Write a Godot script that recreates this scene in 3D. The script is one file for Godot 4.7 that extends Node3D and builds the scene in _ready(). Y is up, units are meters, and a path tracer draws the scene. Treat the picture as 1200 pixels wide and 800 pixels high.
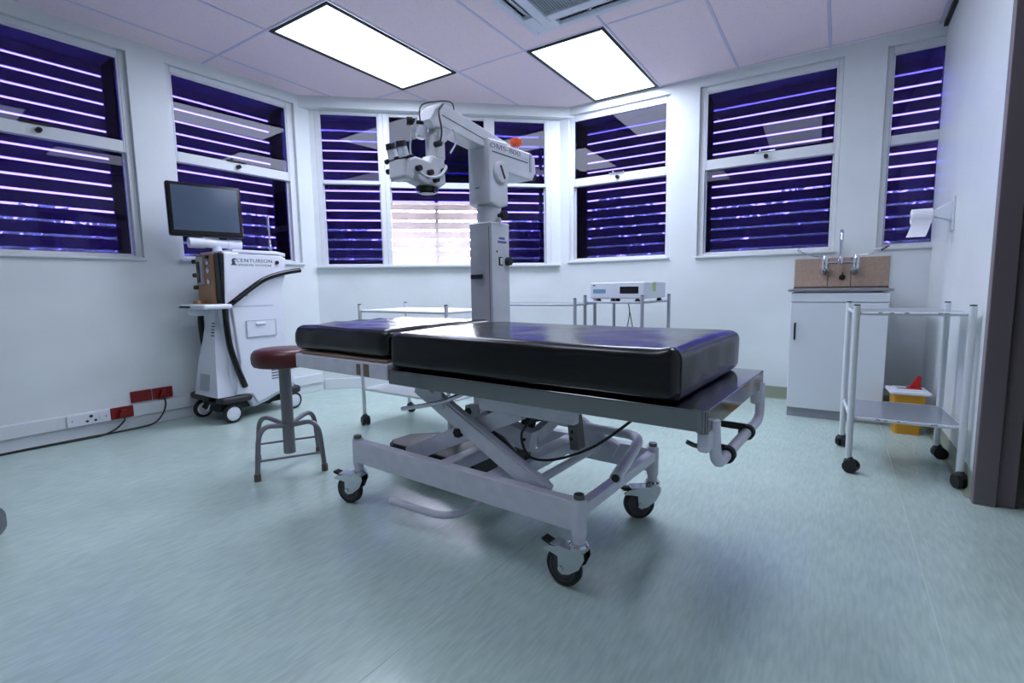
extends Node3D
# An ophthalmic operating room. Plan positions are (x to the right of the camera, depth in front of it); P() turns them into Godot's axes.

const EYE := 0.945
const CEIL := 2.673
var K := {}
var used := {}

# ---------------------------------------------------------------- mesh builder
class MB:
	var v := PackedVector3Array()
	var n := PackedVector3Array()
	var ix := PackedInt32Array()

	func vert(p: Vector3, nn: Vector3) -> int:
		v.append(p)
		n.append(nn)
		return v.size() - 1

	func tri(a: int, b: int, c: int) -> void: # counter-clockwise seen from outside
		ix.append(a)
		ix.append(c)
		ix.append(b)

	func quad(a: Vector3, b: Vector3, c: Vector3, d: Vector3) -> void:
		var nn := (b - a).cross(d - a).normalized()
		var i := vert(a, nn)
		vert(b, nn)
		vert(c, nn)
		vert(d, nn)
		tri(i, i + 1, i + 2)
		tri(i, i + 2, i + 3)

	# a box with rounded-looking chamfers
	func box(c: Vector3, s: Vector3, bev := 0.0, b := Basis.IDENTITY) -> MB:
		var h := s * 0.5
		bev = min(bev, min(h.x, min(h.y, h.z)) * 0.98)
		var id := {}
		for sx in [-1, 1]:
			for sy in [-1, 1]:
				for sz in [-1, 1]:
					var sg := Vector3(sx, sy, sz)
					for ax in 3:
						var p: Vector3 = sg * (h - Vector3(bev, bev, bev))
						p[ax] = sg[ax] * h[ax]
						var nn := Vector3.ZERO
						nn[ax] = sg[ax]
						id[[sx, sy, sz, ax]] = vert(c + b * p, b * nn)
		for ax in 3:
			var u := (ax + 1) % 3
			var w := (ax + 2) % 3
			for sg in [-1, 1]:
				var q := []
				for k in [[-1, -1], [1, -1], [1, 1], [-1, 1]]:
					var s3 := [0, 0, 0]
					s3[ax] = sg
					s3[u] = k[0]
					s3[w] = k[1]
					q.append(id[[s3[0], s3[1], s3[2], ax]])
				if sg < 0:
					q.reverse()
				tri(q[0], q[1], q[2])
				tri(q[0], q[2], q[3])
		if bev <= 0.0:
			return self
		for ax in 3: # edges along ax
			var u := (ax + 1) % 3
			var w := (ax + 2) % 3
			for su in [-1, 1]:
				for sw in [-1, 1]:
					var e := []
					for k in [[-1, u], [1, u], [1, w], [-1, w]]:
						var s3 := [0, 0, 0]
						s3[ax] = k[0]
						s3[u] = su
						s3[w] = sw
						e.append(id[[s3[0], s3[1], s3[2], k[1]]])
					if su * sw > 0:
						e.reverse()
					tri(e[0], e[1], e[2])
					tri(e[0], e[2], e[3])
		for sx in [-1, 1]:
			for sy in [-1, 1]:
				for sz in [-1, 1]:
					var t := [id[[sx, sy, sz, 0]], id[[sx, sy, sz, 1]], id[[sx, sy, sz, 2]]]
					if sx * sy * sz < 0:
						t.reverse()
					tri(t[0], t[1], t[2])
		return self

	# a bar of rectangular section from a to b
	func bar(a: Vector3, b: Vector3, wide: float, high: float, bev := 0.003, up := Vector3.UP) -> MB:
		var d := (b - a)
		var z := d.normalized()
		var x := up.cross(z).normalized()
		var y := z.cross(x)
		return box((a + b) * 0.5, Vector3(wide, high, d.length()), bev, Basis(x, y, z))

	func cyl(a: Vector3, b: Vector3, r0: float, r1 := -1.0, seg := 18, cap := true) -> MB:
		if r1 < 0.0:
			r1 = r0
		var z := (b - a).normalized()
		var x := z.cross(Vector3.UP if absf(z.y) < 0.9 else Vector3.RIGHT).normalized()
		var y := z.cross(x)
		var slope := (r0 - r1) / (b - a).length()
		var base := v.size()
		for i in seg + 1:
			var t := TAU * i / seg
			var d := x * cos(t) + y * sin(t)
			var nn := (d + z * slope).normalized()
			vert(a + d * r0, nn)
			vert(b + d * r1, nn)
		for i in seg:
			var k := base + i * 2
			tri(k, k + 2, k + 3)
			tri(k, k + 3, k + 1)
		if cap:
			for e in 2:
				var ctr := vert(a if e == 0 else b, -z if e == 0 else z)
				for i in seg + 1:
					var t := TAU * i / seg
					vert((a if e == 0 else b) + (x * cos(t) + y * sin(t)) * (r0 if e == 0 else r1), -z if e == 0 else z)
				for i in seg:
					if e == 0:
						tri(ctr, ctr + 2 + i, ctr + 1 + i)
					else:
						tri(ctr, ctr + 1 + i, ctr + 2 + i)
		return self

	# a round tube swept along points
	func tube(pts: Array, r: float, seg := 12, cap := true) -> MB:
		var m := pts.size()
		var x := Vector3.ZERO
		var base := v.size()
		for i in m:
			var z: Vector3 = (pts[min(i + 1, m - 1)] - pts[max(i - 1, 0)]).normalized()
			if i == 0:
				x = z.cross(Vector3.UP if absf(z.y) < 0.9 else Vector3.RIGHT).normalized()
			else:
				x = (x - z * x.dot(z)).normalized()
			var y := z.cross(x)
			for k in seg + 1:
				var t := TAU * k / seg
				var d := x * cos(t) + y * sin(t)
				vert(pts[i] + d * r, d)
		for i in m - 1:
			for k in seg:
				var a := base + i * (seg + 1) + k
				tri(a, a + 1, a + seg + 2)
				tri(a, a + seg + 2, a + seg + 1)
		if cap:
			for e in 2:
				var row := base + (0 if e == 0 else (m - 1) * (seg + 1))
				var zz: Vector3 = (pts[0] - pts[1]).normalized() if e == 0 else (pts[m - 1] - pts[m - 2]).normalized()
				var ctr := vert(pts[0] if e == 0 else pts[m - 1], zz)
				var first := v.size()
				for k in seg + 1:
					vert(v[row + k], zz)
				for k in seg:
					if e == 0:
						tri(ctr, first + k + 1, first + k)
					else:
						tri(ctr, first + k, first + k + 1)
		return self

	# a profile of (radius, height) turned round the y axis of xf
	func lathe(prof: Array, xf := Transform3D.IDENTITY, seg := 28, sharp := 35.0) -> MB:
		for j in prof.size() - 1:
			var p0: Vector2 = prof[j]
			var p1: Vector2 = prof[j + 1]
			if p0.distance_to(p1) < 1e-6:
				continue
			var d := (p1 - p0).normalized()
			var mine := Vector2(d.y, -d.x)
			var na := mine
			var nb := mine
			if j > 0:
				var dp: Vector2 = (p0 - prof[j - 1]).normalized()
				if rad_to_deg(absf(dp.angle_to(d))) < sharp:
					na = (mine + Vector2(dp.y, -dp.x)).normalized()
			if j < prof.size() - 2:
				var dq: Vector2 = (prof[j + 2] - p1).normalized()
				if rad_to_deg(absf(d.angle_to(dq))) < sharp:
					nb = (mine + Vector2(dq.y, -dq.x)).normalized()
			var base := v.size()
			for i in seg + 1:
				var t := TAU * i / seg
				var c := cos(t)
				var s := sin(t)
				vert(xf * Vector3(p0.x * c, p0.y, p0.x * s), xf.basis * Vector3(na.x * c, na.y, na.x * s))
				vert(xf * Vector3(p1.x * c, p1.y, p1.x * s), xf.basis * Vector3(nb.x * c, nb.y, nb.x * s))
			for i in seg:
				var k := base + i * 2
				tri(k, k + 1, k + 3)
				tri(k, k + 3, k + 2)
		return self

	# a flat outline (x, y) drawn out along z from z0 to z1, edges chamfered
	func prism(poly: PackedVector2Array, z0: float, z1: float, xf := Transform3D.IDENTITY, bev := 0.0, soft := 30.0) -> MB:
		if Geometry2D.is_polygon_clockwise(poly):
			poly.reverse()
		var first_ix := ix.size()
		var m := poly.size()
		var ins := PackedVector2Array()
		var en := PackedVector2Array()
		for i in m:
			var d := (poly[(i + 1) % m] - poly[i]).normalized()
			en.append(Vector2(d.y, -d.x))
		for i in m:
			var a := en[(i + m - 1) % m]
			var b := en[i]
			var mid := (a + b).normalized()
			ins.append(poly[i] - mid * bev / max(0.35, mid.dot(b)))
		var tris := Geometry2D.triangulate_polygon(ins)
		for e in 2:
			var base := v.size()
			var zz := z0 if e == 0 else z1
			for p in ins:
				vert(xf * Vector3(p.x, p.y, zz), xf.basis * Vector3(0, 0, -1 if e == 0 else 1))
			for k in range(0, tris.size(), 3):
				var a2 := tris[k]
				var b2 := tris[k + 1]
				var c2 := tris[k + 2]
				var ccw := (ins[b2] - ins[a2]).cross(ins[c2] - ins[a2]) > 0.0
				if ccw == (e == 1):
					tri(base + a2, base + b2, base + c2)
				else:
					tri(base + a2, base + c2, base + b2)
		for i in m:
			var j := (i + 1) % m
			var na := en[i]
			var nb := en[i]
			if rad_to_deg(absf(en[(i + m - 1) % m].angle_to(en[i]))) < soft:
				na = (en[i] + en[(i + m - 1) % m]).normalized()
			if rad_to_deg(absf(en[i].angle_to(en[j]))) < soft:
				nb = (en[i] + en[j]).normalized()
			var rings := [[ins[i], ins[j], z0, Vector3(0, 0, -1), Vector3(0, 0, -1)], [poly[i], poly[j], z0 + bev, Vector3(na.x, na.y, 0), Vector3(nb.x, nb.y, 0)], [poly[i], poly[j], z1 - bev, Vector3(na.x, na.y, 0), Vector3(nb.x, nb.y, 0)], [ins[i], ins[j], z1, Vector3(0, 0, 1), Vector3(0, 0, 1)]]
			var base := v.size()
			for r in rings:
				vert(xf * Vector3(r[0].x, r[0].y, r[2]), xf.basis * r[3])
				vert(xf * Vector3(r[1].x, r[1].y, r[2]), xf.basis * r[4])
			for r in (3 if bev > 0.0 else 1):
				var k := base + r * 2 if bev > 0.0 else base + 2
				tri(k, k + 1, k + 3)
				tri(k, k + 3, k + 2)
		if xf.basis.determinant() < 0.0:
			for k in range(first_ix, ix.size(), 3):
				var sw := ix[k + 1]
				ix[k + 1] = ix[k + 2]
				ix[k + 2] = sw
		return self

	# a box with truly round edges; warp 1 and 2 push it about as the mattresses are
	func rbox(c: Vector3, s: Vector3, r: float, cuts := 6, warp := 0, f: FastNoiseLite = null) -> MB:
		var h := s * 0.5
		var start := v.size()
		for ax in 3:
			var u := (ax + 1) % 3
			var w := (ax + 2) % 3
			var cu := _cuts(h[u], r, cuts)
			var cw := _cuts(h[w], r, cuts)
			for sg in [-1.0, 1.0]:
				var base := v.size()
				for i in cu.size():
					for j in cw.size():
						var p := Vector3.ZERO
						p[ax] = sg * h[ax]
						p[u] = cu[i]
						p[w] = cw[j]
						var lim := h - Vector3(r, r, r)
						var q := p.clamp(-lim, lim)
						var d := (p - q).normalized()
						vert(c + q + d * r, d)
				var mm := cw.size()
				for i in cu.size() - 1:
					for j in mm - 1:
						var k := base + i * mm + j
						if sg > 0:
							tri(k, k + mm, k + mm + 1)
							tri(k, k + mm + 1, k + 1)
						else:
							tri(k, k + mm + 1, k + mm)
							tri(k, k + 1, k + mm + 1)
		if warp > 0:
			for i in range(start, v.size()):
				v[i] = _pushed(v[i], n[i], warp, f)
			# normals again from the pushed faces, joined where points meet
			var acc := {}
			for k in range(0, ix.size(), 3):
				var a := v[ix[k]]
				var b := v[ix[k + 2]]
				var cc := v[ix[k + 1]]
				var fn := (b - a).cross(cc - a)
				for p in [a, b, cc]:
					var key := Vector3i((p * 20000.0).round())
					acc[key] = acc.get(key, Vector3.ZERO) + fn
			for i in range(start, v.size()):
				var key := Vector3i((v[i] * 20000.0).round())
				if acc.has(key) and acc[key].length() > 0.0:
					n[i] = acc[key].normalized()
		return self

	func _pushed(p: Vector3, nn: Vector3, kind: int, f: FastNoiseLite) -> Vector3:
		var crown := 0.007 * (1.0 - pow(absf(p.z + 0.3525) / 0.35, 4.0)) - 0.004 if nn.y > 0.7 else 0.0
		if kind == 1:
			var q := p + nn * (f.get_noise_3d(p.x, p.y * 1.5, p.z) * 0.0035)
			# the folded corner at the tray's open end
			var d := Vector2(p.x + 0.095, p.z + 0.02).length()
			q.y += crown + 0.010 * exp(-d * d / 0.0008) * (1.0 if nn.y > 0.0 else 0.0)
			q.x += 0.0015 * sin(p.z * 30.0) * maxf(nn.x, 0.0)
			return q
		var h := p + nn * (f.get_noise_3d(p.x + 3.0, p.y * 2.0, p.z * 1.4) * 0.005)
		h.y += crown
		h += nn * f.get_noise_3d(p.x * 2.0, p.y * 3.0, p.z * 3.0) * 0.008 * clampf((-1.75 - p.x) / 0.08, 0.0, 1.0)
		return h

	func shifted(d: Vector3) -> MB:
		for i in v.size():
			v[i] += d
		return self

	func _cuts(h: float, r: float, cuts: int) -> Array:
		var o := []
		for i in cuts:
			o.append(-h + r * (1.0 - cos(PI / 2 * i / cuts)))
		var m: int = clampi(int((h - r) * 2.0 / 0.02), 1, 60)
		for i in m + 1:
			o.append(-(h - r) + 2.0 * (h - r) * i / m)
		for i in range(cuts - 1, -1, -1):
			o.append(h - r * (1.0 - cos(PI / 2 * i / cuts)))
		return o

	func mesh() -> ArrayMesh:
		var a := []
		a.resize(Mesh.ARRAY_MAX)
		a[Mesh.ARRAY_VERTEX] = v
		a[Mesh.ARRAY_NORMAL] = n
		a[Mesh.ARRAY_INDEX] = ix
		var m := ArrayMesh.new()
		m.add_surface_from_arrays(Mesh.PRIMITIVE_TRIANGLES, a)
		return m

# ---------------------------------------------------------------- scene helpers
func P(x: float, y: float, depth: float) -> Vector3:
	return Vector3(x, y, -depth)

func curve(pts: Array, step := 0.012) -> Array:
	var c := Curve3D.new()
	c.bake_interval = step
	for i in pts.size():
		var t: Vector3 = (pts[min(i + 1, pts.size() - 1)] - pts[max(i - 1, 0)]) / 6.0
		c.add_point(pts[i], -t, t)
	return Array(c.get_baked_points())

# straight runs with rounded bends of radius r
func bent(pts: Array, r: float, k := 6) -> Array:
	var o := [pts[0]]
	for i in range(1, pts.size() - 1):
		var p: Vector3 = pts[i]
		var a: Vector3 = p + (pts[i - 1] - p).normalized() * min(r, p.distance_to(pts[i - 1]) * 0.48)
		var b: Vector3 = p + (pts[i + 1] - p).normalized() * min(r, p.distance_to(pts[i + 1]) * 0.48)
		for j in k + 1:
			var t := float(j) / k
			o.append(a.lerp(p, t).lerp(p.lerp(b, t), t))
	o.append(pts[-1])
	return o

func numbered(called: String) -> String:
	used[called] = used.get(called, -1) + 1
	return called if used[called] == 0 else "%s_%03d" % [called, used[called]]

func tag(o: Node3D, label := "", category := "", group := "", kind := "") -> Node3D:
	for kv in [["label", label], ["category", category], ["group", group], ["kind", kind]]:
		if kv[1]:
			o.set_meta(kv[0], kv[1])
	return o

func thing(called: String, label: String, category: String, at := Vector3.ZERO, yaw := 0.0, group := "") -> Node3D:
	var o := Node3D.new()
	o.name = numbered(called)
	add_child(o)
	o.position = at
	o.rotation.y = yaw
	tag(o, label, category, group)
	return o

func struct(called: String, at := Vector3.ZERO, yaw := 0.0) -> Node3D:
	var o := Node3D.new()
	o.name = called
	add_child(o)
	o.position = at
	o.rotation.y = yaw
	o.set_meta("kind", "structure")
	return o

func part(parent: Node3D, called: String, b, m: Material, label := "") -> MeshInstance3D:
	var o := MeshInstance3D.new()
	o.name = called
	o.mesh = b.mesh() if b is MB else b
	o.material_override = m
	parent.add_child(o, true)
	if label:
		o.set_meta("label", label)
	return o

func copy(o: Node3D, at: Vector3, yaw: float, label := "") -> Node3D:
	var c := o.duplicate()
	c.name = numbered(str(o.name).split("_0")[0])
	add_child(c)
	c.position = at
	c.rotation.y = yaw
	if label:
		c.set_meta("label", label)
	return c

func mat(c: Color, rough := 0.5, metal := 0.0, spec := 0.5) -> StandardMaterial3D:
	var m := StandardMaterial3D.new()
	m.albedo_color = c
	m.roughness = rough
	m.metallic = metal
	m.metallic_specular = spec
	return m

func noise_tex(freq: float, size := 256, lo := 0.0, hi := 1.0, seed_ := 1, normal := false, bump := 4.0, oct := 4) -> NoiseTexture2D:
	var f := FastNoiseLite.new()
	f.seed = seed_
	f.noise_type = FastNoiseLite.TYPE_SIMPLEX_SMOOTH
	f.frequency = freq
	f.fractal_octaves = oct
	var t := NoiseTexture2D.new()
	t.width = size
	t.height = size
	t.seamless = true
	t.noise = f
	t.as_normal_map = normal
	t.bump_strength = bump
	if not normal:
		var g := Gradient.new()
		g.set_color(0, Color(lo, lo, lo))
		g.set_color(1, Color(hi, hi, hi))
		t.color_ramp = g
	return t

func tri(m: StandardMaterial3D, scale: float, world := false) -> StandardMaterial3D:
	m.uv1_triplanar = true
	m.uv1_world_triplanar = world
	m.uv1_scale = Vector3(scale, scale, scale)
	return m

func text(parent: Node3D, s: String, size: float, m: Material, xf: Transform3D, spread := 0.0) -> void:
	var f := SystemFont.new()
	f.font_names = PackedStringArray(["Droid Sans"])
	var t := TextMesh.new()
	t.text = s
	t.font = f
	t.font_size = 32
	t.pixel_size = size / 32.0
	t.depth = 0.0015
	t.curve_step = 1.0
	var o := part(parent, "lettering", t, m)
	o.transform = xf

# ---------------------------------------------------------------- materials
func floor_texture() -> ImageTexture:
	# streaks that run along v: stretched noise in two sizes over soft mottling
	var f := FastNoiseLite.new()
	f.noise_type = FastNoiseLite.TYPE_SIMPLEX_SMOOTH
	f.fractal_octaves = 3
	var n := 1536
	var layers := []
	for q in [[7, 0.20, 200], [21, 0.09, 420], [33, 0.010, 1536]]:
		f.seed = q[0]
		f.frequency = q[1]
		var im := f.get_image(n, q[2])
		im.convert(Image.FORMAT_L8)
		im.resize(n, n, Image.INTERPOLATE_BILINEAR)
		layers.append(im.get_data())
	var a: PackedByteArray = layers[0]
	var b: PackedByteArray = layers[1]
	var c: PackedByteArray = layers[2]
	var dark := Color(0.655, 0.745, 0.715)
	var light := Color(0.825, 0.90, 0.865)
	var ramp := []
	for i in 256:
		var t := clampf((i / 255.0 - 0.5) * 0.95 + 0.5, 0.0, 1.0)
		var k := dark.lerp(light, t)
		ramp.append([k.r8, k.g8, k.b8])
	var out := PackedByteArray()
	out.resize(n * n * 3)
	for i in n * n:
		var k = ramp[(a[i] * 5 + b[i] * 3 + c[i] * 2) / 10]
		out[i * 3] = k[0]
		out[i * 3 + 1] = k[1]
		out[i * 3 + 2] = k[2]
	return ImageTexture.create_from_image(Image.create_from_data(n, n, false, Image.FORMAT_RGB8, out))

func speckle_texture() -> ImageTexture:
	# mineral-fibre tile: pale with small pits
	var r := RandomNumberGenerator.new()
	r.seed = 5
	var im := Image.create(512, 512, false, Image.FORMAT_RGB8)
	im.fill(Color(0.98, 0.90, 0.93))
	for i in 2600:
		var p := Vector2i(r.randi() % 512, r.randi() % 512)
		var g := r.randf_range(0.7, 0.86)
		im.fill_rect(Rect2i(p, Vector2i(1 + r.randi() % 3, 1 + r.randi() % 2)), Color(g, g * 0.965, g))
	return ImageTexture.create_from_image(im)

func make_materials() -> void:
	var w := mat(Color(0.905, 0.925, 0.93), 0.42, 0.0, 0.5)
	w.albedo_texture = noise_tex(0.006, 512, 0.95, 1.0, 3)
	w.normal_enabled = true
	w.normal_texture = noise_tex(0.06, 256, 0, 1, 9, true, 1.2)
	w.normal_scale = 0.12
	K.wall = tri(w, 0.5, true)
	var c := mat(Color.WHITE, 0.9)
	c.albedo_texture = speckle_texture()
	K.tile = tri(c, 1.6)
	K.grid = mat(Color(0.84, 0.82, 0.92), 0.5)
	var fl := mat(Color.WHITE, 0.27, 0.0, 0.5)
	fl.albedo_texture = floor_texture()
	fl.roughness_texture = noise_tex(0.02, 256, 0.85, 1.0, 12)
	K.floor = tri(fl, 0.25)
	K.seam = mat(Color(0.80, 0.87, 0.84), 0.4)
	K.trim = mat(Color(0.87, 0.885, 0.90), 0.35)
	K.cove = mat(Color(0.58, 0.61, 0.54), 0.45)
	K.frame = mat(Color(0.86, 0.87, 0.885), 0.32)
	K.lining = tri(mat(Color(0.34, 0.24, 0.19), 0.9, 0.0, 0.15), 3.0)
	K.lining.albedo_texture = noise_tex(0.03, 256, 0.75, 1.0, 81)
	K.soffit = mat(Color(0.96, 0.96, 0.97), 0.7)
	var sl := mat(Color(0.88, 0.84, 0.835), 0.6)
	sl.backlight_enabled = true
	sl.backlight = Color(0.47, 0.445, 0.445)
	K.slat = sl
	var gl := mat(Color(0.10, 0.085, 0.29, 0.0), 0.0, 0.0, 0.5)
	gl.transparency = BaseMaterial3D.TRANSPARENCY_ALPHA
	gl.refraction_enabled = true
	gl.refraction_scale = 0.027
	K.film_glass = gl
	K.dark_metal = mat(Color(0.10, 0.09, 0.09), 0.45, 0.4)
	K.steel = tri(mat(Color(0.56, 0.56, 0.57), 0.11, 1.0), 1.0)
	K.steel.roughness_texture = noise_tex(0.03, 256, 0.7, 1.0, 31)
	K.sink_steel = mat(Color(0.74, 0.74, 0.76), 0.3, 1.0)
	K.steel_dark = mat(Color(0.42, 0.41, 0.41), 0.4, 1.0)
	K.chrome = mat(Color(0.82, 0.83, 0.85), 0.12, 1.0)
	K.enamel = tri(mat(Color(0.90, 0.895, 0.94), 0.3), 2.0)
	K.enamel.albedo_texture = noise_tex(0.02, 256, 0.93, 1.0, 14)
	K.black_rubber = mat(Color(0.055, 0.05, 0.055), 0.55)
	K.grey_rubber = mat(Color(0.33, 0.31, 0.33), 0.55)
	K.hub = mat(Color(0.27, 0.25, 0.28), 0.5)
	var vy := mat(Color(0.03, 0.027, 0.03), 0.27, 0.0, 0.5)
	vy.normal_enabled = true
	vy.normal_texture = noise_tex(0.035, 512, 0, 1, 41, true, 6.0, 5)
	vy.normal_scale = 0.035
	vy.roughness_texture = noise_tex(0.02, 256, 0.75, 1.0, 43)
	K.vinyl = tri(vy, 2.5)
	var rv := mat(Color(0.33, 0.12, 0.12), 0.34)
	rv.normal_enabled = true
	rv.normal_texture = noise_tex(0.05, 256, 0, 1, 44, true, 4.0)
	rv.normal_scale = 0.2
	K.red_vinyl = tri(rv, 5.0)
	K.grey_paint = mat(Color(0.50, 0.49, 0.52), 0.4)
	K.foot = mat(Color(0.42, 0.35, 0.32), 0.7)
	K.plastic = mat(Color(0.88, 0.89, 0.93), 0.35)
	K.plastic_grey = mat(Color(0.66, 0.68, 0.72), 0.4)
	K.gold = mat(Color(0.66, 0.50, 0.36), 0.4, 0.3)
	K.gap = mat(Color(0.03, 0.03, 0.035), 0.6)
	K.gloss_black = mat(Color(0.03, 0.03, 0.035), 0.15)
	K.screen = mat(Color(0.29, 0.345, 0.42), 0.16, 0.0, 0.5)
	K.lettering = mat(Color(0.25, 0.26, 0.33), 0.5)
	K.grey_ink = mat(Color(0.50, 0.51, 0.58), 0.5)
	K.ink_blue = mat(Color(0.38, 0.38, 0.62), 0.5)
	var sc := mat(Color(0.87, 0.875, 0.90), 0.38)
	sc.albedo_texture = noise_tex(0.01, 256, 0.92, 1.0, 51)
	K.scope = tri(sc, 2.0)
	K.orange = mat(Color(0.90, 0.33, 0.10), 0.4)
	K.base_grey = mat(Color(0.17, 0.17, 0.185), 0.5)
	K.cabinet = mat(Color(0.87, 0.885, 0.91), 0.4)
	K.kick = mat(Color(0.62, 0.62, 0.65), 0.5)
	var sp := mat(Color(0.72, 0.62, 0.55), 0.45)
	sp.albedo_texture = noise_tex(0.03, 256, 0.9, 1.0, 61)
	K.splash = tri(sp, 4.0)
	var sh := mat(Color(0.56, 0.58, 0.62), 0.14, 0.0, 0.6)
	K.laminate = sh
	K.yellow = mat(Color(0.83, 0.58, 0.13), 0.4)
	K.red = mat(Color(0.72, 0.07, 0.06), 0.4)
	K.red_socket = mat(Color(0.50, 0.045, 0.06), 0.38)
	K.paper = mat(Color(0.90, 0.90, 0.93), 0.85)
	K.cable = mat(Color(0.055, 0.055, 0.06), 0.5)
	K.door_metal = mat(Color(0.47, 0.43, 0.45), 0.45)
	K.passage = mat(Color(0.60, 0.55, 0.52), 0.7)
	K.label_teal = mat(Color(0.46, 0.64, 0.73), 0.5)
	K.label_green = mat(Color(0.72, 0.80, 0.58), 0.5)
	K.tape = mat(Color(0.52, 0.44, 0.38), 0.7)
	K.ply = mat(Color(0.60, 0.50, 0.44), 0.6)
	K.light_frame = mat(Color(0.05, 0.045, 0.06), 0.5)
	var em := mat(Color(0.95, 0.95, 0.97), 0.5)
	em.emission_enabled = true
	em.emission = Color(0.93, 0.97, 1.0)
	em.emission_energy_multiplier = 2.2
	K.diffuser = em
	K.bark = mat(Color(0.28, 0.22, 0.17), 0.9)
	K.leaf = mat(Color(0.42, 0.52, 0.30), 0.6)
	K.leaf.backlight_enabled = true
	K.leaf.backlight = Color(0.5, 0.6, 0.3)
	K.ground = tri(mat(Color(0.88, 0.86, 0.83), 0.95), 0.5)
	K.ground.albedo_texture = noise_tex(0.02, 256, 0.7, 1.0, 71)

# ---------------------------------------------------------------- walls and windows
const WIN_TOP := 2.540
const WIN_LOW := 1.224

# a wall in its own frame: x along it, -z outwards; boxes round its openings [x0, x1, y0, y1]
func wall_boxes(b: MB, x0: float, x1: float, inner: float, outer: float, openings: Array) -> void:
	var zc := -(inner + outer) / 2
	var t := outer - inner
	var x := x0
	for o in openings:
		if o[0] > x:
			b.box(Vector3((x + o[0]) / 2, CEIL / 2 + 0.05, zc), Vector3(o[0] - x, CEIL + 0.3, t))
		b.box(Vector3((o[0] + o[1]) / 2, (o[2] - 0.1) / 2, zc), Vector3(o[1] - o[0], o[2] + 0.1, t))
		b.box(Vector3((o[0] + o[1]) / 2, (o[3] + CEIL + 0.2) / 2, zc), Vector3(o[1] - o[0], CEIL + 0.2 - o[3], t))
		x = o[1]
	if x1 > x:
		b.box(Vector3((x + x1) / 2, CEIL / 2 + 0.05, zc), Vector3(x1 - x, CEIL + 0.3, t))

# ring of four bars round a hole x0..x1, y0..y1 out to X0..X1, Y0..Y1
func ring(b: MB, hole: Array, out: Array, z0: float, z1: float, bev := 0.004) -> void:
	var zc := (z0 + z1) / 2
	var t := absf(z1 - z0)
	b.box(Vector3((out[0] + hole[0]) / 2, (out[2] + out[3]) / 2, zc), Vector3(hole[0] - out[0], out[3] - out[2], t), bev)
	b.box(Vector3((hole[1] + out[1]) / 2, (out[2] + out[3]) / 2, zc), Vector3(out[1] - hole[1], out[3] - out[2], t), bev)
	b.box(Vector3((hole[0] + hole[1]) / 2, (out[2] + hole[2]) / 2, zc), Vector3(hole[1] - hole[0], hole[2] - out[2], t), bev)
	b.box(Vector3((hole[0] + hole[1]) / 2, (hole[3] + out[3]) / 2, zc), Vector3(hole[1] - hole[0], out[3] - hole[3], t), bev)

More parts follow.
